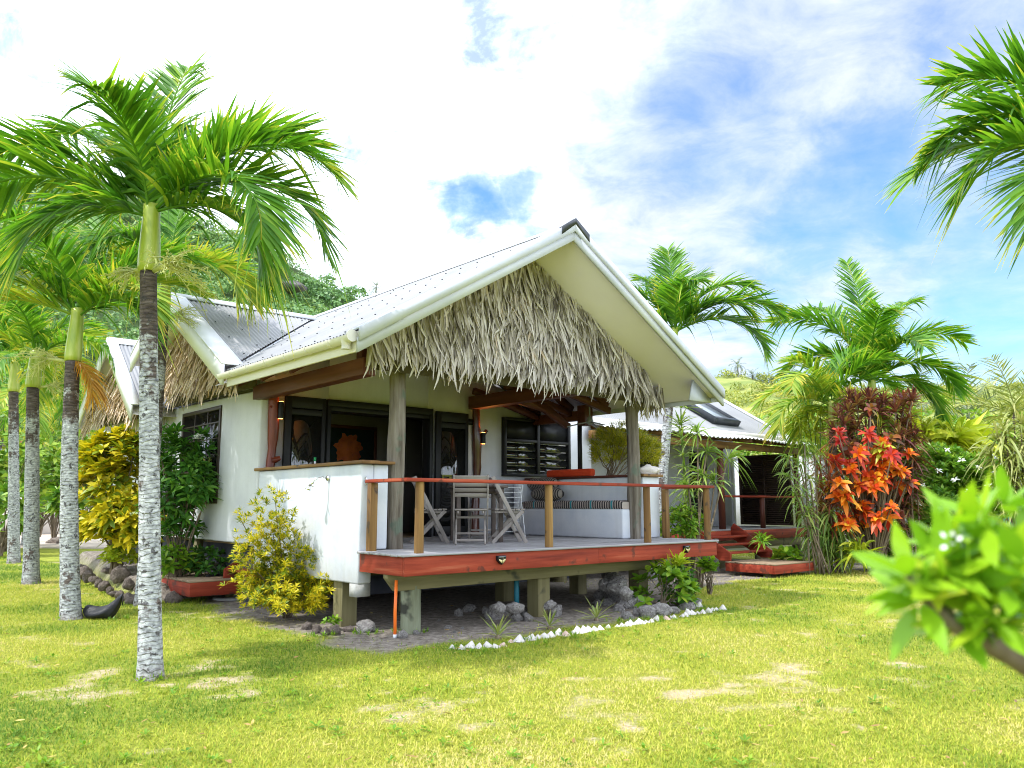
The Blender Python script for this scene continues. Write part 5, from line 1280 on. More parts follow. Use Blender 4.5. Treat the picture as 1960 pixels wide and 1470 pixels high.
# small gold bush before the low wall: two heads
def goldbush():
    b = gnd(548, 1182); P_ = []
    ends = [(522,938),(540,950),(505,965),(478,962),(470,985),(495,990),(552,985),(535,975),(520,1000),(455,1030),(470,1050),(450,1075),(488,1040),(505,1045),(540,1030),(560,1010),(575,1045),(590,1058),(612,1075),(625,1095),(600,1090),(580,1080),(555,1075),(530,1080),(500,1090),(480,1105),(465,1120),(615,1125),(628,1118),(600,1140),(575,1130),(550,1120),(520,1130),(495,1140),(570,1165),(600,1170),(535,1160),(590,1110),(545,1000),(515,950)]
    for u, v in ends:
        e = at(u, v, 12.05 + rng.normal(0, .22)); f = b + np.array([(u - 548) / FPX * 6 + rng.normal(0, .05), rng.normal(0, .12), 0])
        for t_ in np.linspace(.42, 1, 8) if v < 1060 else np.linspace(.35, 1, 8): 
            for r_ in range(3): P_.append(f + (e - f) * t_ + rng.normal(0, .075, 3))
    tips = np.array(P_); tips = tips[tips[:, 2] > .14]
    t = bush('croton_shrub', 'small gold leaved croton with twiggy stems in front of the low shower wall', 'shrub', b, list(tips), 'goldbush', dict(n=13, L=.085, W=.019, el=(5,70), droop=.2, S=2, prof='strap', fold=.1), 'yellow crotons', sr=.011)
goldbush()
# large yellow croton by the side wall
def yellowcroton():
    y = 16.6; b = gnd(235, 1050)
    b = np.array([*at(225, 960, y)[:2], .3])
    tips = np.concatenate([blob(at(222, 870, y), (.62,.55,.45), 70), blob(at(210, 940, y), (.62,.6,.55), 80), blob(at(245, 985, y-.3), (.6,.5,.45), 60), blob(at(205, 1010, y-.2), (.5,.4,.35), 36), blob(at(255, 1030, y-.4), (.4,.35,.3), 24), blob(at(178, 880, y), (.25,.3,.3), 18), blob(at(250, 850, y), (.4,.3,.3), 24)])
    tips = tips[tips[:, 2] > .5]
    bush('croton_shrub', 'large broad leaved yellow croton between the two front palm trunks', 'shrub', b, list(tips), 'yellowcroton', dict(n=10, L=.25, W=.105, el=(10,65), droop=.35, S=3, prof='leaf', fold=.12), 'yellow crotons', sr=.02)
yellowcroton()
def greenshrub():
    y = 14.9; b = np.array([*at(345, 960, y)[:2], 0])
    tips = np.concatenate([blob(at(345, 900, y), (.45,.45,.55), 60), blob(at(375, 930, y-.2), (.3,.35,.5), 36), blob(at(325, 960, y), (.38,.4,.4), 46), blob(at(325, 850, y), (.26,.25,.35), 22), blob(at(385, 860, y), (.18,.2,.3), 12), blob(at(350, 1010, y), (.3,.3,.25), 22)])
    tips = tips[tips[:, 2] > .3]
    tips = tips[tips[:, 2] > .1]
    t = bush('frangipani_shrub', 'tall dark green shrub with a white flower cluster before the side window', 'shrub', b, list(tips), 'shrub', dict(n=10, L=.22, W=.065, el=(0,60), droop=.35, S=3, prof='leaf', fold=.12), sr=.016)
    mb = MB()
    for p in blob(at(381, 838, y-.25), (.09,.09,.05), 9): rosette(mb, p - b, (0,-.3,1), 5, .055, .032, el=(5,25), droop=.1, S=2)
    mb.build('flowers', MT['petal'], t)
greenshrub()

def clump(name, label, cat, u, v, y, r, n, mat, leaf, group=None, zb=0, stem=True, sr=.008):
    c = at(u, v, y); b = np.array([c[0], c[1], zb]); tips = blob(c, r, n); tips = tips[tips[:, 2] > zb + .04]
    return bush(name, label, cat, b, list(tips), mat, leaf, group, stem, sr=sr)
LF = lambda L, W, n=8, d=.3, S=3, prof='leaf', el=(0,65), fold=.12: dict(n=n, L=L, W=W, el=el, droop=d, S=S, prof=prof, fold=fold)
yb = 14.9
clump('ground_plant', 'bright lime low plant on the rock border left of the nearest trunk', 'plant', 233, 1062, 16.5, (.40,.34,.2), 50, 'limeleaf', LF(.14,.07,7), zb=.38)
clump('ground_plant', 'mid green leafy clump right of the nearest trunk behind the left platform', 'plant', 335, 1075, 14.9, (.35,.4,.26), 44, 'fresh', LF(.18,.07,7))
clump('ground_plant', 'darker green bushy clump between the side wall and the left platform', 'plant', 395, 1078, 15.2, (.42,.4,.26), 60, 'shrub', LF(.15,.06,8))
clump('weed', 'tiny bright green weed between the border rocks by the gold bush', 'plant', 635, 1190, 11.3, (.10,.08,.05), 10, 'fresh', LF(.09,.04,6), stem=False)
# plants right of the veranda
clump('ground_plant', 'tall leafy green sapling clump under the right end of the deck', 'plant', 1265, 1125, 13.6, (.55,.35,.34), 34, 'fresh', LF(.17,.085,8), sr=.007)
clump('ground_plant', 'dense dark green clump behind the sapling under the deck', 'plant', 1300, 1125, 13.9, (.30,.3,.33), 46, 'shrub', LF(.14,.07,8))
clump('striped_grass', 'yellow striped grass tuft below the right deck light', 'plant', 1290, 1085, 13.6, (.10,.10,.06), 5, 'limeleaf', LF(.34,.035,12,.5,4,'strap',(25,75)), stem=False)
clump('ground_plant', 'small round leaved plant just right of the deck corner', 'plant', 1356, 1082, 15.6, (.14,.12,.12), 16, 'fresh', LF(.13,.11,5,.2))
clump('ground_plant', 'light green shrub filling the gap behind the right railing posts', 'plant', 1305, 1005, 17.0, (.50,.4,.36), 90, 'fresh', LF(.14,.06,8), zb=.1)
clump('ground_plant', 'broad leaved creeper under the pavilion deck right of the stairs', 'plant', 1510, 1062, 20.6, (.30,.25,.12), 14, 'fresh', LF(.2,.17,5,.2), stem=False)
clump('striped_grass', 'small grass tuft at the edge of the pavilion deck above the stairs', 'plant', 1460, 1035, 20.0, (.16,.12,.08), 6, 'fresh', LF(.30,.03,12,.5,4,'strap',(20,75)), zb=.4, stem=False)
# thread leaved croton in the planter
def planterbush():
    b = hw(6.34, 2.3, 2.05); y = b[1]
    tips = np.concatenate([blob(at(1165, 860, y+.2), (.36,.4,.42), 330), blob(at(1235, 868, y-.1), (.30,.35,.34), 230), blob(at(1195, 838, y), (.36,.36,.30), 200)])
    tips = tips[tips[:, 2] > 2.1]
    bush('croton_shrub', 'feathery thread leaved yellow green croton in the planter behind the right log post', 'shrub', b, list(tips), 'threadleaf', dict(n=9, L=.13, W=.011, el=(15,80), droop=.15, S=2, prof='strap', fold=0), 'yellow crotons')
planterbush()

# tall dracaenas in front of the pavilion
def canes(name, label, heads, base, mat, leaf, group, cat='plant', cane='stemgreen', sleeves=()):
    base = np.asarray(base, float); t = thing(name, label, cat, base, 0, group); mb = MB(); lm = MB()
    for h in heads:
        p, ax = (h if isinstance(h, tuple) else (h, (0, 0, 1))); p = np.asarray(p) - base; foot = np.array([rng.normal(0,.12), rng.normal(0,.12), 0])
        k = np.linspace(0, 1, 8)[:, None]; q = foot + (p - foot) * k + np.array([0, 0, 1.0]) * (np.sin(np.pi*k) * .08) ; mb.tube(q, .024 - .008*k[:, 0], 6)
        rosette(lm, p, np.asarray(ax, float) + rng.normal(0, .15, 3), **leaf)
        for s_, cnt in sleeves:
            c = foot + (p - foot) * s_; rosette(lm, c, (p - foot), **{**leaf, 'n': cnt, 'el': (5, 45), 'L': leaf['L']*.8})
    mb.build('canes', MT[cane], t); lm.build('foliage', MT[mat], t); return t
yd = 17.2; bd = np.array([*at(1312, 960, yd)[:2], 0])
canes('dracaena', 'tallest single stem dracaena with narrow leaves standing before the dark pavilion opening', [at(1303, 782, yd), at(1301, 815, yd)], bd, 'dracaena', dict(n=24, L=.46, W=.042, el=(5,85), droop=.35, S=4, prof='strap', fold=.15), 'dracaenas by the pavilion', sleeves=[(s, 10) for s in (.45,.55,.65,.73,.8,.87,.92)])
yd = 16.8; bd = np.array([*at(1328, 960, yd)[:2], 0])
canes('dracaena', 'drooping headed dracaena with lime leaves behind the far right railing post', [at(1335, 832, yd), (at(1352, 868, yd), (.2,0,1)), (at(1393, 880, yd), (.7,0,.6)), at(1345, 915, yd), (at(1318, 935, yd), (-.5,0,.8)), at(1368, 925, yd)], bd, 'dracaena', dict(n=30, L=.50, W=.040, el=(-5,80), droop=.75, S=5, prof='strap', fold=.12), 'dracaenas by the pavilion', cane='bark')
# ------------------------------------------------------------------ bed of coloured shrubs at the right
yc = 20.9
def bedbase(u, y=yc): return np.array([*at(u, 960, y)[:2], 0])
MT['darkcroton'] = leafmat('dark_croton_leaf', [(0,(.04,.06,.015)),(.4,(.12,.05,.03)),(.7,(.26,.05,.025)),(1,(.30,.22,.03))], trans=.25)
def orangecroton():
    b = bedbase(1668); t = thing('croton_shrub', 'showy croton with big orange and red leaves in the middle of the right bed', 'shrub', b, 0, None)
    H = [(1665,838,'r'),(1690,845,'r'),(1648,862,'o'),(1700,880,'o'),(1612,848,'r'),(1632,892,'o'),(1668,892,'o'),(1712,900,'o'),(1640,925,'o'),(1605,925,'o'),(1670,935,'o'),(1625,955,'o'),(1690,915,'r'),(1655,968,'o'),(1612,985,'r'),(1640,992,'o'),(1672,998,'o'),(1700,985,'o'),(1622,1000,'o'),(1690,855,'l'),(1708,872,'r'),(1718,930,'o'),(1600,880,'r'),(1650,915,'r'),(1680,870,'o'),(1655,905,'o')]
    mbs = {'r': MB(), 'o': MB(), 'l': MB(), 'd': MB()}; br = MB(); k = np.linspace(0, 1, 8)[:, None]
    H = H + [(u + rng.normal(0,9), v + rng.normal(0,11), 'o' if rng.random() < .7 else c) for u, v, c in H] + [(u + rng.normal(0,16), v + rng.normal(0,18), 'd') for u, v, c in H] + [(1735,870,'o'),(1728,900,'o'),(1600,950,'o'),(1588,928,'o')]
    for u, v, c in H:
        p = at(u + rng.normal(0,3), v + rng.normal(0,3), yc - .55 + rng.normal(0, .22) + (.3 if c == 'd' else 0)) - b
        rosette(mbs[c], p, (rng.normal(0,.45), -.6 + rng.normal(0,.25), .75), 12, .28 * rng.uniform(.7,1.15), .125 if c != 'r' else .10, el=(-15, 72), droop=.45, S=4, prof='leaf', fold=.10, lj=.35)
        mid = p * np.array([.5,.3,.55]); q = np.array([0,0,0]) * (1-k)**2 + 2*k*(1-k)*mid + k*k*p; br.tube(q, .03 - .018*k[:, 0], 6)
    br.build('branches', MT['bark'], t); mbs['o'].build('foliage', MT['orangecroton'], t); o = mbs['r'].build('foliage', MT['redcroton'], t); o['label'] = 'deep red leaf heads'; o = mbs['d'].build('foliage', MT['darkcroton'], t); o['label'] = 'dark green and maroon older leaves'; o = mbs['l'].build('foliage', MT['limecroton'], t); o['label'] = 'lime green leaf head'
orangecroton()
def heads(pts, y, j=.25): return [at(u, v, y + rng.normal(0, j)) for u, v in pts]
canes('dracaena', 'thin leaved purple dracaena above the orange croton', heads([(1640,775),(1665,770),(1690,775),(1715,790),(1625,790),(1655,790),(1700,815),(1730,780),(1640,825),(1735,815),(1615,815),(1680,795),(1660,765),(1722,840),(1625,765),(1608,800),(1745,770),(1600,835),(1630,850),(1745,830)], 21.2), bedbase(1672, 21.2), 'purple', dict(n=46, L=.52, W=.05, el=(10,85), droop=.4, S=4, prof='strap', fold=.1), 'dracaenas of the right bed', cane='bark', sleeves=[(.9,14),(.8,10)])
canes('dracaena', 'red tipped dracaena at the upper right of the purple one', heads([(1712,770),(1728,765),(1742,790)], 21.8), bedbase(1722, 21.8), 'redbrown', dict(n=30, L=.55, W=.035, el=(5,80), droop=.5, S=4, prof='strap', fold=.1), 'dracaenas of the right bed', cane='bark')
canes('dracaena', 'dark purple dracaena right of the orange croton', heads([(1735,850),(1748,880),(1740,910),(1750,840),(1725,940),(1745,945),(1715,960),(1700,1000),(1660,1020),(1600,900),(1640,880)], 21.2), bedbase(1735, 21.2), 'purple', dict(n=38, L=.60, W=.045, el=(-5,75), droop=.6, S=4, prof='strap', fold=.1), 'dracaenas of the right bed', cane='bark', sleeves=[(.8,12),(.6,10)])
canes('dracaena', 'reddish brown dracaena left of the orange croton', heads([(1580,880),(1570,905),(1590,925),(1575,945),(1600,965),(1588,985),(1600,1010),(1572,975),(1600,850)], 20.9), bedbase(1598, 20.9), 'redbrown', dict(n=30, L=.58, W=.036, el=(-10,75), droop=.7, S=5, prof='strap', fold=.1), 'dracaenas of the right bed', cane='bark', sleeves=[(.75,12)])
canes('dracaena', 'narrow leaved green dracaena with hanging leaves in front of the slatted screen', [(at(1510,880,19.8),(-.5,0,.8)),(at(1512,915,19.8),(-.5,0,.7)),at(1540,850,20.2),at(1530,890,20.0),(at(1525,950,19.9),(-.2,0,1)),at(1550,920,20.2),at(1545,980,20.0),at(1560,870,20.4)], bedbase(1562, 20.2), 'dracaena', dict(n=20, L=.40, W=.036, el=(-10,75), droop=.85, S=5, prof='strap', fold=.1), 'dracaenas of the right bed', cane='bark', sleeves=[(.9,6),(.75,6),(.6,5)])
canes('dracaena', 'curtain of long hanging green leaves at the foot of the reddish dracaena', heads([(1555,985),(1570,1000),(1585,1010),(1600,1030),(1575,1030),(1560,1015),(1590,985),(1612,1015)], 20.6), bedbase(1588, 20.7), 'dracaena', dict(n=20, L=.55, W=.045, el=(-25,65), droop=1.1, S=5, prof='strap', fold=.1), 'dracaenas of the right bed', cane='bark', sleeves=[(.8,10),(.6,10),(.4,8)])
canes('dracaena', 'yellow dracaena behind the slatted screen under the short palm', heads([(1545,790),(1570,800),(1560,830),(1590,820),(1530,815),(1600,790)], 23.5), bedbase(1568, 23.5), 'limeleaf', dict(n=28, L=.75, W=.05, el=(-10,75), droop=.8, S=4, prof='strap', fold=.1), 'dracaenas of the right bed', cane='stemgreen')
clump('strap_plant', 'big lime yellow plant with broad arching straps above the white flowered hedge', 'plant', 1800, 845, 24.5, (.75,.5,.35), 16, 'limeleaf', dict(n=20, L=1.25, W=.17, el=(5,75), droop=.55, S=5, prof='strap', fold=.15), stem=True, sr=.02)
clump('fern', 'arching yellow green fern fronds at the foot of the orange croton', 'fern', 1645, 1062, 20.2, (.18,.15,.08), 4, 'limeleaf', dict(n=12, L=.7, W=.09, el=(15,70), droop=.7, S=5, prof='strap', fold=.2), stem=False)
def hedge():
    y = 22.3; b = bedbase(1810, y)
    tips = np.concatenate([blob(at(1790, 905, y), (1.1,.7,.75), 340), blob(at(1860, 925, y), (.9,.7,.75), 300), blob(at(1745, 955, y-.4), (.7,.5,.7), 240), blob(at(1800, 980, y-.3), (1.1,.6,.7), 220), blob(at(1740, 1040, y-.7), (.8,.4,.45), 120), blob(at(1905, 960, y), (.7,.6,.6), 120)])
    tips = tips[tips[:, 2] > .1]
    t = bush('gardenia_hedge', 'dense glossy green hedge dotted with white flowers behind the blurred branch', 'hedge', b, list(tips), 'hedge', dict(n=9, L=.19, W=.085, el=(0,65), droop=.2, S=2, prof='leaf', fold=.14), sr=.02)
    for u, v in [(1766,930),(1731,1000),(1725,1020),(1730,990),(1853,940),(1892,930),(1915,925),(1698,1010),(1873,895),(1700,1030),(1920,890),(1828,918),(1812,862),(1757,962),(1720,1042),(1905,905),(1795,900),(1840,880),(1880,955)]:
        mb = MB(); p = at(u, v, y - 1.0) - b; rosette(mb, p, (rng.normal(0,.3), -.6, .7), 7, .10, .055, el=(0,30), droop=.15, S=2); mb.build('flower', MT['petal'], t)
hedge()
canes('dracaena', 'pale green dracaena with drooping striped leaves at the right picture edge', [at(1925,835,20.5),at(1945,870,20.5),at(1900,880,20.8),at(1935,920,20.5),at(1955,815,20.5),at(1912,850,20.6),at(1960,900,20.4),at(1940,790,20.9),at(1975,850,20.5)], bedbase(1940, 20.6), 'pale', dict(n=34, L=.75, W=.06, el=(-10,78), droop=.8, S=5, prof='strap', fold=.1), 'dracaenas of the right bed', cane='bark', sleeves=[(.8,14),(.65,14)])

# spider plants inside the row of shells
for lab, u, v, s in (('striped bromeliad with upright leaves at the left end of the shell row', 953, 1224, 1.0), ('spidery striped bromeliad in the middle of the shell bed', 1052, 1206, .9), ('widest striped bromeliad beside the rocks at the right of the shell bed', 1142, 1190, 1.0)):
    b = gnd(u, v); t = thing('bromeliad', lab, 'plant', b, 0, 'striped bromeliads in the shell bed'); mb = MB()
    rosette(mb, (0,0,.03), (0,0,1), 15, .36*s, .028, el=(12,72), droop=.28, S=5, prof='strap', fold=.25); mb.build('foliage', MT['spider'], t)
    mb = MB(); mb.lathe([(.035,-.02),(.04,.03),(.02,.06)], 8); mb.build('crown_base', MT['bark'], t)

# ------------------------------------------------------------------ blurred gardenia close to the camera, its branch leaves the picture at the lower right
def frontplant():
    y = 1.25; b = np.array([1.55, 1.05, 0]); t = thing('gardenia_bush', 'blurred bright green leafy branch close to the camera at the lower right', 'shrub', b)
    P = lambda u, v, d=0: at(u, v, y + d) - b
    mb = MB(); mb.tube([(0,0,0),(-.02,.02,.6),(-.02,.05,1.0),P(2060,1330),P(1940,1255),P(1880,1225),P(1815,1190),P(1760,1130)], [.034,.03,.028,.021,.018,.016,.012,.007], 10)
    for a, c in (((1880,1225),(1870,1080)),((1815,1190),(1735,1100)),((1870,1200),(1905,1030)),((1940,1255),(1955,1100)),((1815,1180),(1810,1020)),((1880,1225),(1900,1160))): mb.tube([P(*a), (P(*a)+P(*c))/2 + (0,.01,.01), P(*c)], [.009,.007,.005], 7)
    mb.build('branches', MT['bark'], t)
    mb = MB(); glint = MB()
    hs = [(1880,1010,.0),(1835,1020,.03),(1790,1085,0),(1745,1115,.0),(1800,1120,-.02),(1850,1080,.02),(1910,1060,0),(1955,1040,.03),(1935,1120,-.03),(1960,1180,.02),(1880,1130,0),(1760,1150,.03),(1810,1170,0),(1860,1180,.02),(1920,985,.05),(1905,1190,-.02),(1815,1055,.04),(1960,1090,-.04),(1850,1130,-.04),(1995,990,.02),(1990,1130,.0),(1835,1205,.0)]
    for u, v, d in hs:
        rosette(mb, P(u, v, d + rng.normal(0,.03)), (rng.normal(0,.4), -.35 + rng.normal(0,.3), .8), 10, .074, .029, el=(-25,75), droop=.15, S=5, prof='leaf', fold=.12)
    rosette(glint, P(1820, 1040, -.06), (-.3,-.6,.7), 5, .012, .008, el=(20,60), droop=.1, S=3)
    mb.build('foliage', MT['front'], t, smooth=True); glint.build('flower', MT['petal'], t, smooth=True)  # the white flower stands in for a bright highlight on the leaves
    # the lower part of the bush, outside the picture
    mb = MB()
    for p in blob((.25, .0, 1.15), (.28,.3,.3), 26): rosette(mb, p, (0,0,1), 8, .085, .033, el=(-20,75), droop=.15, S=3, prof='leaf')
    mb.build('foliage', MT['front'], t)
frontplant()
# ------------------------------------------------------------------ rocks, shells and small things on the ground
def rock_mesh(seed, mat):
    rg = np.random.default_rng(seed); import bmesh
    bm = bmesh.new(); bmesh.ops.create_icosphere(bm, subdivisions=3, radius=1); off = rg.uniform(0, 50, 3); sc = rg.uniform(.75, 1.25, 3)
    from mathutils import noise as mn
    for v in bm.verts:
        c = v.co.copy(); n = mn.fractal(Vector(c * 1.2) + Vector(off), 1.0, 2.0, 4) * .36 + mn.turbulence(Vector(c * 3.2) + Vector(off), 3, True) * .16 - .12
        v.co = Vector((c.x * sc[0], c.y * sc[1], c.z * sc[2] * .82)) * (1 + n)
    me = bpy.data.meshes.new('rock'); bm.to_mesh(me); bm.free(); me.materials.append(MT[mat])
    me.polygons.foreach_set('use_smooth', np.ones(len(me.polygons), bool)); return me
RK = [rock_mesh(k, 'rock') for k in range(6)]; RKD = [rock_mesh(20 + k, 'rockdark') for k in range(4)]
rr = random.Random(5)
def rock(label, p, s, group, dark=False, flat=1.0):
    o = bpy.data.objects.new('rock', rr.choice(RKD if dark else RK)); COL.objects.link(o)
    o.location = (p[0], p[1], p[2] + s * .42 * flat); o.rotation_euler = (rr.uniform(-.3,.3), rr.uniform(-.3,.3), rr.uniform(0,6.3)); o.scale = (s*rr.uniform(.85,1.2), s*rr.uniform(.8,1.1), s*flat); tag(o, label, 'rock', group); return o
def rocks(label, pts, group, dark=False, z=0.0):
    for u, v, px in pts:
        p = gnd(u, v, z); rock(label, p, px / FPX * p[1] / 2 * .92 * rr.uniform(.8, 1.15), group, dark)
rock('pale rounded boulder just left of the front log pile', gnd(700, 1210), .14, 'rocks at the front corner of the deck')
rocks('small brown border rock at the foot of the gold bush', [(606,1212,26),(622,1216,22),(640,1215,24),(668,1210,30),(588,1205,20)], 'rocks at the foot of the gold bush', True)
rocks('pale coral rock just right of the front log pile', [(786,1206,34),(770,1222,34),(797,1215,18),(775,1200,20)], 'pale rocks right of the front pile')
rocks('small grey stone on bare earth between the two front piles', [(857,1206,16),(870,1212,10),(840,1190,9),(885,1205,8)], 'small stones under the deck')
rocks('grey coral rock at the foot of the inner left square pile', [(878,1180,24),(898,1172,26)], 'rocks at the inner square pile')
rocks('grey coral rock heaped round the middle front pile', [(948,1186,34),(990,1190,36),(1010,1190,26),(1035,1178,34),(1062,1180,32),(930,1176,24),(1030,1166,28),(1005,1178,24),(968,1180,26)], 'rocks heaped round the middle pile')
rocks('coral rock in the upper layer of the heap at the middle pile', [(955,1172,34),(985,1170,32),(945,1168,20),(1052,1164,24)], 'upper rocks of the middle heap', z=.20)
rocks('leaning rock of the tall heap below the right of the deck', [(1150,1148,34),(1172,1150,40),(1190,1158,40),(1165,1160,30),(1205,1165,42),(1185,1172,28),(1145,1160,24),(1215,1160,30)], 'rocks of the tall right heap', z=.0)
rocks('rock in the upper layer of the tall right heap', [(1160,1128,38),(1180,1130,38),(1170,1112,30),(1198,1142,34)], 'upper rocks of the tall right heap', z=.28)
rocks('grey flat rock along the right part of the shell row', [(1200,1185,32),(1238,1182,38),(1265,1180,40),(1290,1176,30),(1222,1180,30),(1315,1168,26),(1330,1160,26)], 'flat rocks by the shell row')
def bedrocks(label, pts, group, sz):
    for hx_, hy_, z in pts: rock(label, hw(hx_, hy_, z), sz * rr.uniform(.75, 1.25), group, True)
bedrocks('brown rock in the front part of the border holding up the left flower bed', [(-1.28,6.35,.0),(-1.30,6.75,.02),(-1.27,7.15,.03),(-1.24,7.6,.03),(-1.0,6.15,.0),(-.7,6.05,.0),(-1.18,8.1,.05),(-1.1,6.6,.16),(-1.08,7.35,.2)], 'rocks bordering the left bed', .11)
bedrocks('brown rock in the far part of the border holding up the left flower bed', [(-1.15,8.6,.08),(-1.12,9.1,.1),(-1.06,9.7,.12),(-1.02,10.3,.14),(-.96,10.9,.16),(-.9,11.5,.18),(-.86,12.2,.2),(-.95,8.4,.28),(-.9,9.4,.32)], 'far rocks bordering the left bed', .125)
rock('largest dark brown lava rock on the lawn between the row palms', gnd(115, 1042), .42, 'lava rocks on the left lawn', True, .55)
rock('smaller dark lava rock leaning against the largest one', gnd(98, 1042), .26, 'lava rocks on the left lawn', True, .5)

# cone shells along the bed
def shell_mesh(seed, mat):
    rg = np.random.default_rng(seed); mb = MB(); n = 14; m = 9; V = []
    for i in range(m):
        t = i / (m-1); r = (1 - t) ** .85 * (1 + .07*math.sin(t*26)); z = t * 1.05
        for j in range(n):
            a = 2*math.pi*j/n; V.append((r*math.cos(a)*(1+.06*rg.normal()) + .12*t, r*math.sin(a)*(1+.06*rg.normal()), z))
    mb.add(V, [(i*n+j, i*n+(j+1) % n, (i+1)*n+(j+1) % n, (i+1)*n+j) for i in range(m-1) for j in range(n)]); return mb.mesh('cone_shell', MT[mat], smooth=55)
SHL = [shell_mesh(k, 'shell') for k in range(4)]; SHP = [shell_mesh(9 + k, 'shellpink') for k in range(2)]
curve = [(866,1242),(884,1243),(900,1240),(917,1241),(933,1239),(949,1240),(963,1237),(977,1230),(993,1229),(1004,1227),(1016,1225),(1029,1223),(1041,1221),(1054,1219),(1069,1216),(1083,1217),(1098,1214),(1106,1212),(1119,1211),(1127,1209),(1138,1208),(1149,1206),(1164,1203),(1181,1201),(1190,1200),(1201,1199),(1207,1197),(1217,1196),(1226,1195),(1237,1193),(1247,1192),(1256,1189),(1276,1187),(1284,1185),(1290,1185),(1305,1182),(1312,1181),(1318,1177),(1326,1177),(1335,1176),(1345,1175),(1356,1173),(1363,1170),(1371,1169)]
for k, (u, v) in enumerate(curve):
    pink = k in (6, 7, 15, 32); p = gnd(u, v); o = bpy.data.objects.new('cone_shell', rr.choice(SHP if pink else SHL)); COL.objects.link(o)
    s = .074 * rr.uniform(.7, 1.2); o.location = (p[0], p[1], -.006); o.scale = (s, s, s * rr.uniform(.9, 1.25)); o.rotation_euler = (rr.uniform(-.25,.25), rr.uniform(-.25,.25), rr.uniform(0,6.3))
    tag(o, 'pinkish cone shell among the white shells edging the bed' if pink else 'white cone shell in the curved row edging the bed before the deck', 'shell', 'pink shells of the bed edging' if pink else 'white shells of the bed edging')
for u, v in ((1338,1162),(1383,1168)):
    p = gnd(u, v); o = bpy.data.objects.new('cone_shell', SHL[0]); COL.objects.link(o); o.location = (p[0], p[1], 0); o.scale = (.08,.08,.09)
    tag(o, 'larger white shell at the far right end of the shell row', 'shell', 'larger shells at the row end')

# orange pipe and blue pipe at the piles
pb = gnd(756, 1222); t = thing('drain_pipe', 'thin orange pipe standing beside the front log pile', 'pipe', pb)
mb = MB(); mb.tube([(0,0,-.05),(-.005,.0,.35),(.0,.02,.72)], .021, 10); mb.build('pipe', MT['orange'], t, smooth=True)
mb = MB(); mb.tube([(0,0,.0),(0,0,.05)], .025, 10); mb.build('collar', MT['white'], t, smooth=True)
pb = hw(2.62, .85, 0); t = thing('drain_pipe', 'dark blue pipe against the middle front pile', 'pipe', pb); mb = MB(); mb.tube([(0,0,-.05),(0,0,.78)], .04, 12); mb.build('pipe', MT['bluepipe'], t, smooth=True)
mb = MB(); mb.tube([(0,0,.70),(0,0,.76)], .048, 12); mb.build('collar', MT['bluepipe'], t, smooth=True)

# black sack on the lawn: a crescent shaped bag, high at the right
def sack():
    b = gnd(197, 1184); t = thing('sack', 'slack black crescent shaped sack lying on the lawn between two palm trunks', 'bag', b, R(-4))
    n = 22; m = 20; V = []
    for i in range(n):
        s = i / (n-1); x = -.30 + .58 * s
        top = np.interp(s, [0,.06,.2,.4,.6,.8,.94,1], [.185,.205,.19,.175,.205,.29,.37,.375]); bot = np.interp(s, [0,.08,.2,.7,.85,.95,1], [.10,.035,.0,.0,.035,.14,.27]); hh = (top - bot) / 2; c = (top + bot) / 2
        w = .012 + .14 * math.sin(math.pi * min(max(s, .02), .985) ** .9) ** .75
        for j in range(m):
            a = 2*math.pi*j/m; f = 1 + .05 * math.sin(a*3 + s*9) + .03 * math.sin(a*7 + s*15)
            V.append((x + .02*math.sin(a), w * math.cos(a) * f * (1 - .35*math.sin(a)), c + hh * math.sin(a) * (f if math.sin(a) < .9 else 1)))
    mb = MB(); mb.add(V, [(i*m+j, i*m+(j+1) % m, (i+1)*m+(j+1) % m, (i+1)*m+j) for i in range(n-1) for j in range(m)] + [tuple(range(m-1,-1,-1)), tuple((n-1)*m+j for j in range(m))])
    o = mb.build('bag_body', MT['blacksack'], t, smooth=True); o.modifiers.new('sub', 'SUBSURF').levels = 1
    mb = MB(); mb.tube([(.27,0,.335),(.30,-.02,.33),(.305,-.03,.27),(.30,-.03,.20)], .008, 6); mb.tube([(-.30,0,.13),(-.33,-.01,.15),(-.33,-.02,.12)], .01, 6); mb.build('strap', MT['black'], t, smooth=True)
sack()
# slippers on the left platform
for lab, x, y, rz in (('black flip flop alone in the middle of the left platform', .62, .62, .4), ('black flip flop at the back edge of the left platform, left one of the pair', .10, 1.18, 1.2), ('black flip flop at the back edge of the left platform, right one of the pair', .28, 1.25, 1.05)):
    t = thing('flip_flop', lab, 'slipper', hw(-.62 + x, 5.55 + y, .402), HA + rz, 'flip flops on the left platform')
    a = np.linspace(0, 2*np.pi, 18, endpoint=False); mb = MB(); mb.prism([(.155*math.cos(q), (.055 + .012*math.cos(q))*math.sin(q)) for q in a], 2, 0, .028); mb.build('sole', MT['black'], t, bevel=.004)
    mb = MB(); mb.tube([(.08,0,.028),(.06,0,.05),(0,.035,.05),(-.05,.055,.02)], .009, 6); mb.tube([(.06,0,.05),(0,-.035,.05),(-.05,-.055,.02)], .009, 6); mb.build('strap', MT['black'], t, smooth=True)
# white coral on the planter cap
p = hw(6.40, 1.30, 2.252); o = bpy.data.objects.new('coral_piece', rock_mesh(44, 'shell')); COL.objects.link(o); o.location = p + (0, 0, .07); o.scale = (.17,.12,.11); tag(o, 'lump of white coral lying on the planter wall cap by the right log post', 'coral')

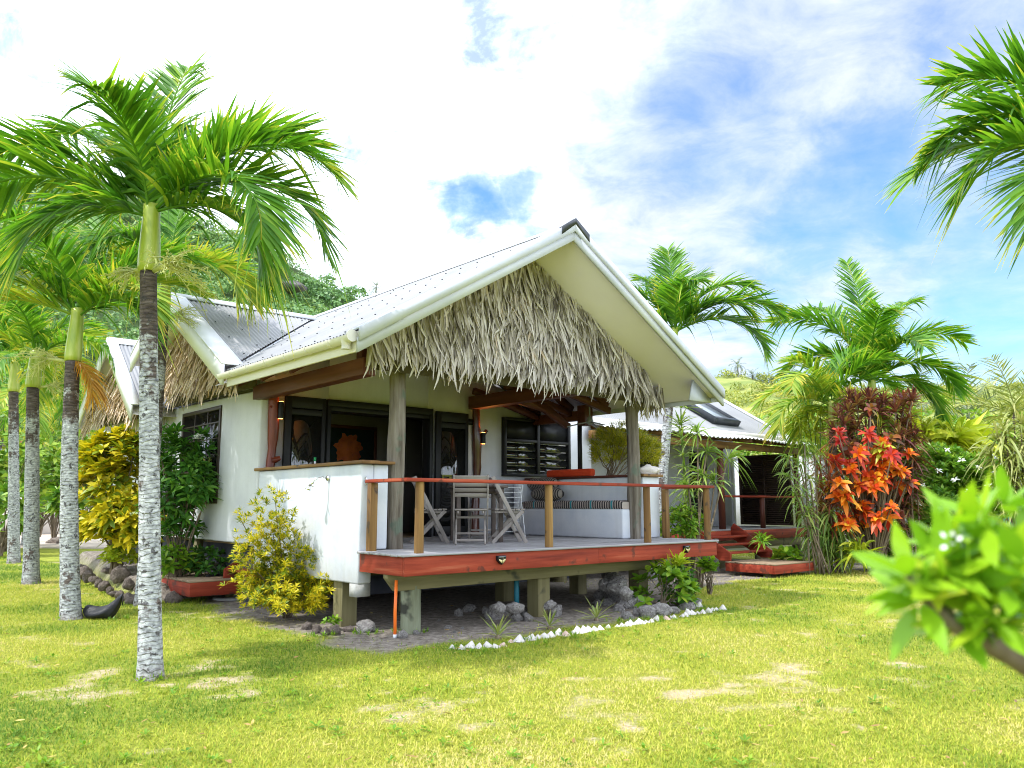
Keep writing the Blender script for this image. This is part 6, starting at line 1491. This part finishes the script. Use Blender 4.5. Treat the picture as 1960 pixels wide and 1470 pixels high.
# ------------------------------------------------------------------ far garden on the left and right
def farshrub(u, v, y, r, n, label, mat='backshrub', L=.34, W=.16, group='shrubs of the far left garden', flowers=None):
    t = clump('garden_shrub', label, 'shrub', u, v, y, r, n, mat, dict(n=8, L=L, W=W, el=(0,65), droop=.25, S=2, prof='leaf', fold=.1), group, sr=.02)
    if flowers:
        b = np.array(t.location); mb = MB(); c = at(u, v, y)
        for p in blob(c, np.array(r) * 1.02, flowers[0], .9): rosette(mb, p - b, (0,-.5,.8), 6, .16, .08, el=(0,40), droop=.1, S=2)
        mb.build('flowers', MT[flowers[1]], t)
for a in [(20,905,30,(2.3,1.5,1.6),150,'rounded green shrub at the left picture edge behind the row'), (70,930,33,(1.8,1.5,1.3),110,'green shrub seen between the third and fourth palm trunks'),
          (115,880,36,(1.6,1.5,1.4),100,'thin stemmed shrub in front of the pale garden wall'), (150,905,31,(1.2,1.0,1.1),80,'yellowish shrub right of the second palm trunk'),
          (95,800,42,(3.0,2.0,2.2),150,'bright green shrub with pink blossoms behind the palm row'), (190,800,40,(2.6,2.0,2.0),130,'leafy shrub below the rear thatch beyond the croton'),
          (-60,880,30,(2.6,1.6,2.0),120,'shrub outside the left picture edge'), (10,780,46,(4,2,2.6),150,'tall shrub mass far behind the left palms'), (130,960,29,(.7,.6,.45),40,'low yellow green shrub at the edge of the far drive'),
          (8,985,27,(1.0,.8,.9),70,'low dark shrub at the left edge of the lawn')]:
    farshrub(*a, flowers=(26,'bract') if 'pink' in a[5] else None)
for a in [(1500,860,34,(2.2,1.5,1.5),110,'shrub seen past the slatted screen'), (1900,860,34,(2.8,1.5,1.6),140,'shrub in front of the pale roof at the far right'), (1760,830,38,(3,1.8,2.2),140,'shrub mass behind the lime leaved plant'),
          (2000,900,28,(2.2,1.5,2.0),110,'shrub at the far right outside the picture'), (1640,860,32,(3,1.5,2.4),140,'dark green shrub behind the coloured dracaenas'), (1560,900,30,(1.6,1,2),90,'shrub behind the pale dracaena')]:
    farshrub(*a, group='shrubs of the far right garden')
# pale garden wall and sandy drive far left
gw = at(60, 960, 46); t = thing('garden_wall', 'pale low garden wall seen between the palm trunks far left', 'wall', (gw[0], gw[1], 0), R(8))
mb = MB(); mb.box(-7, 5, 0, .25, -.1, 2.3); mb.build('wall', M('pale_render', [(0,(.55,.50,.46)),(1,(.72,.68,.64))], 1, .9), t); mb = MB(); mb.box(-7.05, 5.05, -.05, .3, 2.302, 2.42); mb.build('coping', MT['concrete'], t)
dv = MB(); dv.prism([(-40,36),(-6,30),(-5,33),(-8,45),(-40,52)], 2, -.05, .05); kind(dv.build('driveway', M('sandy_drive', [(0,(.40,.33,.26)),(1,(.62,.54,.46))], 1.2, .95)), 'structure')
kb = thing('kerb', 'short grey concrete kerb at the edge of the far sandy drive', 'kerb', (*gnd(112, 1006)[:2], 0), R(3)); mb = MB(); mb.box(-.6, .6, -.12, .12, 0, .14); mb.build('block', MT['concrete'], kb, bevel=.02)
# teal shed with pale roof far right
sc_ = at(1872, 960, 36); t = thing('shed', 'teal shed with flat pale roof behind the hedge at the far right', 'shed', (sc_[0], sc_[1], 0), R(-6))
mb = MB(); mb.box(-1.3, 1.6, 0, 2, 0, 3.55); mb.build('wall', M('teal_paint', [(0,(.06,.20,.20)),(1,(.10,.28,.27))], 2, .7), t)
mb = MB(); mb.prism([(-.5,3.60),(-.5,3.70),(2.6,4.25),(2.6,4.15)], 0, -1.7, 2.0); mb.build('roof', MT['flash'], t)
# white posts by the slatted screen
for k, (u, lab) in enumerate(((1541, 'white post of the garden screen nearest the slatted panel'), (1556, 'white post of the garden screen furthest right behind the dracaena'))):
    c = at(u, 960, 26.6); t = thing('garden_post', lab, 'post', (c[0], c[1], 0)); mb = MB(); mb.box(-.09, .09, -.09, .09, -.1, 3.3); mb.build('shaft', MT['white'], t); mb = MB(); mb.box(-.12,.12,-.12,.12,3.302,3.36); mb.build('cap', MT['white'], t)
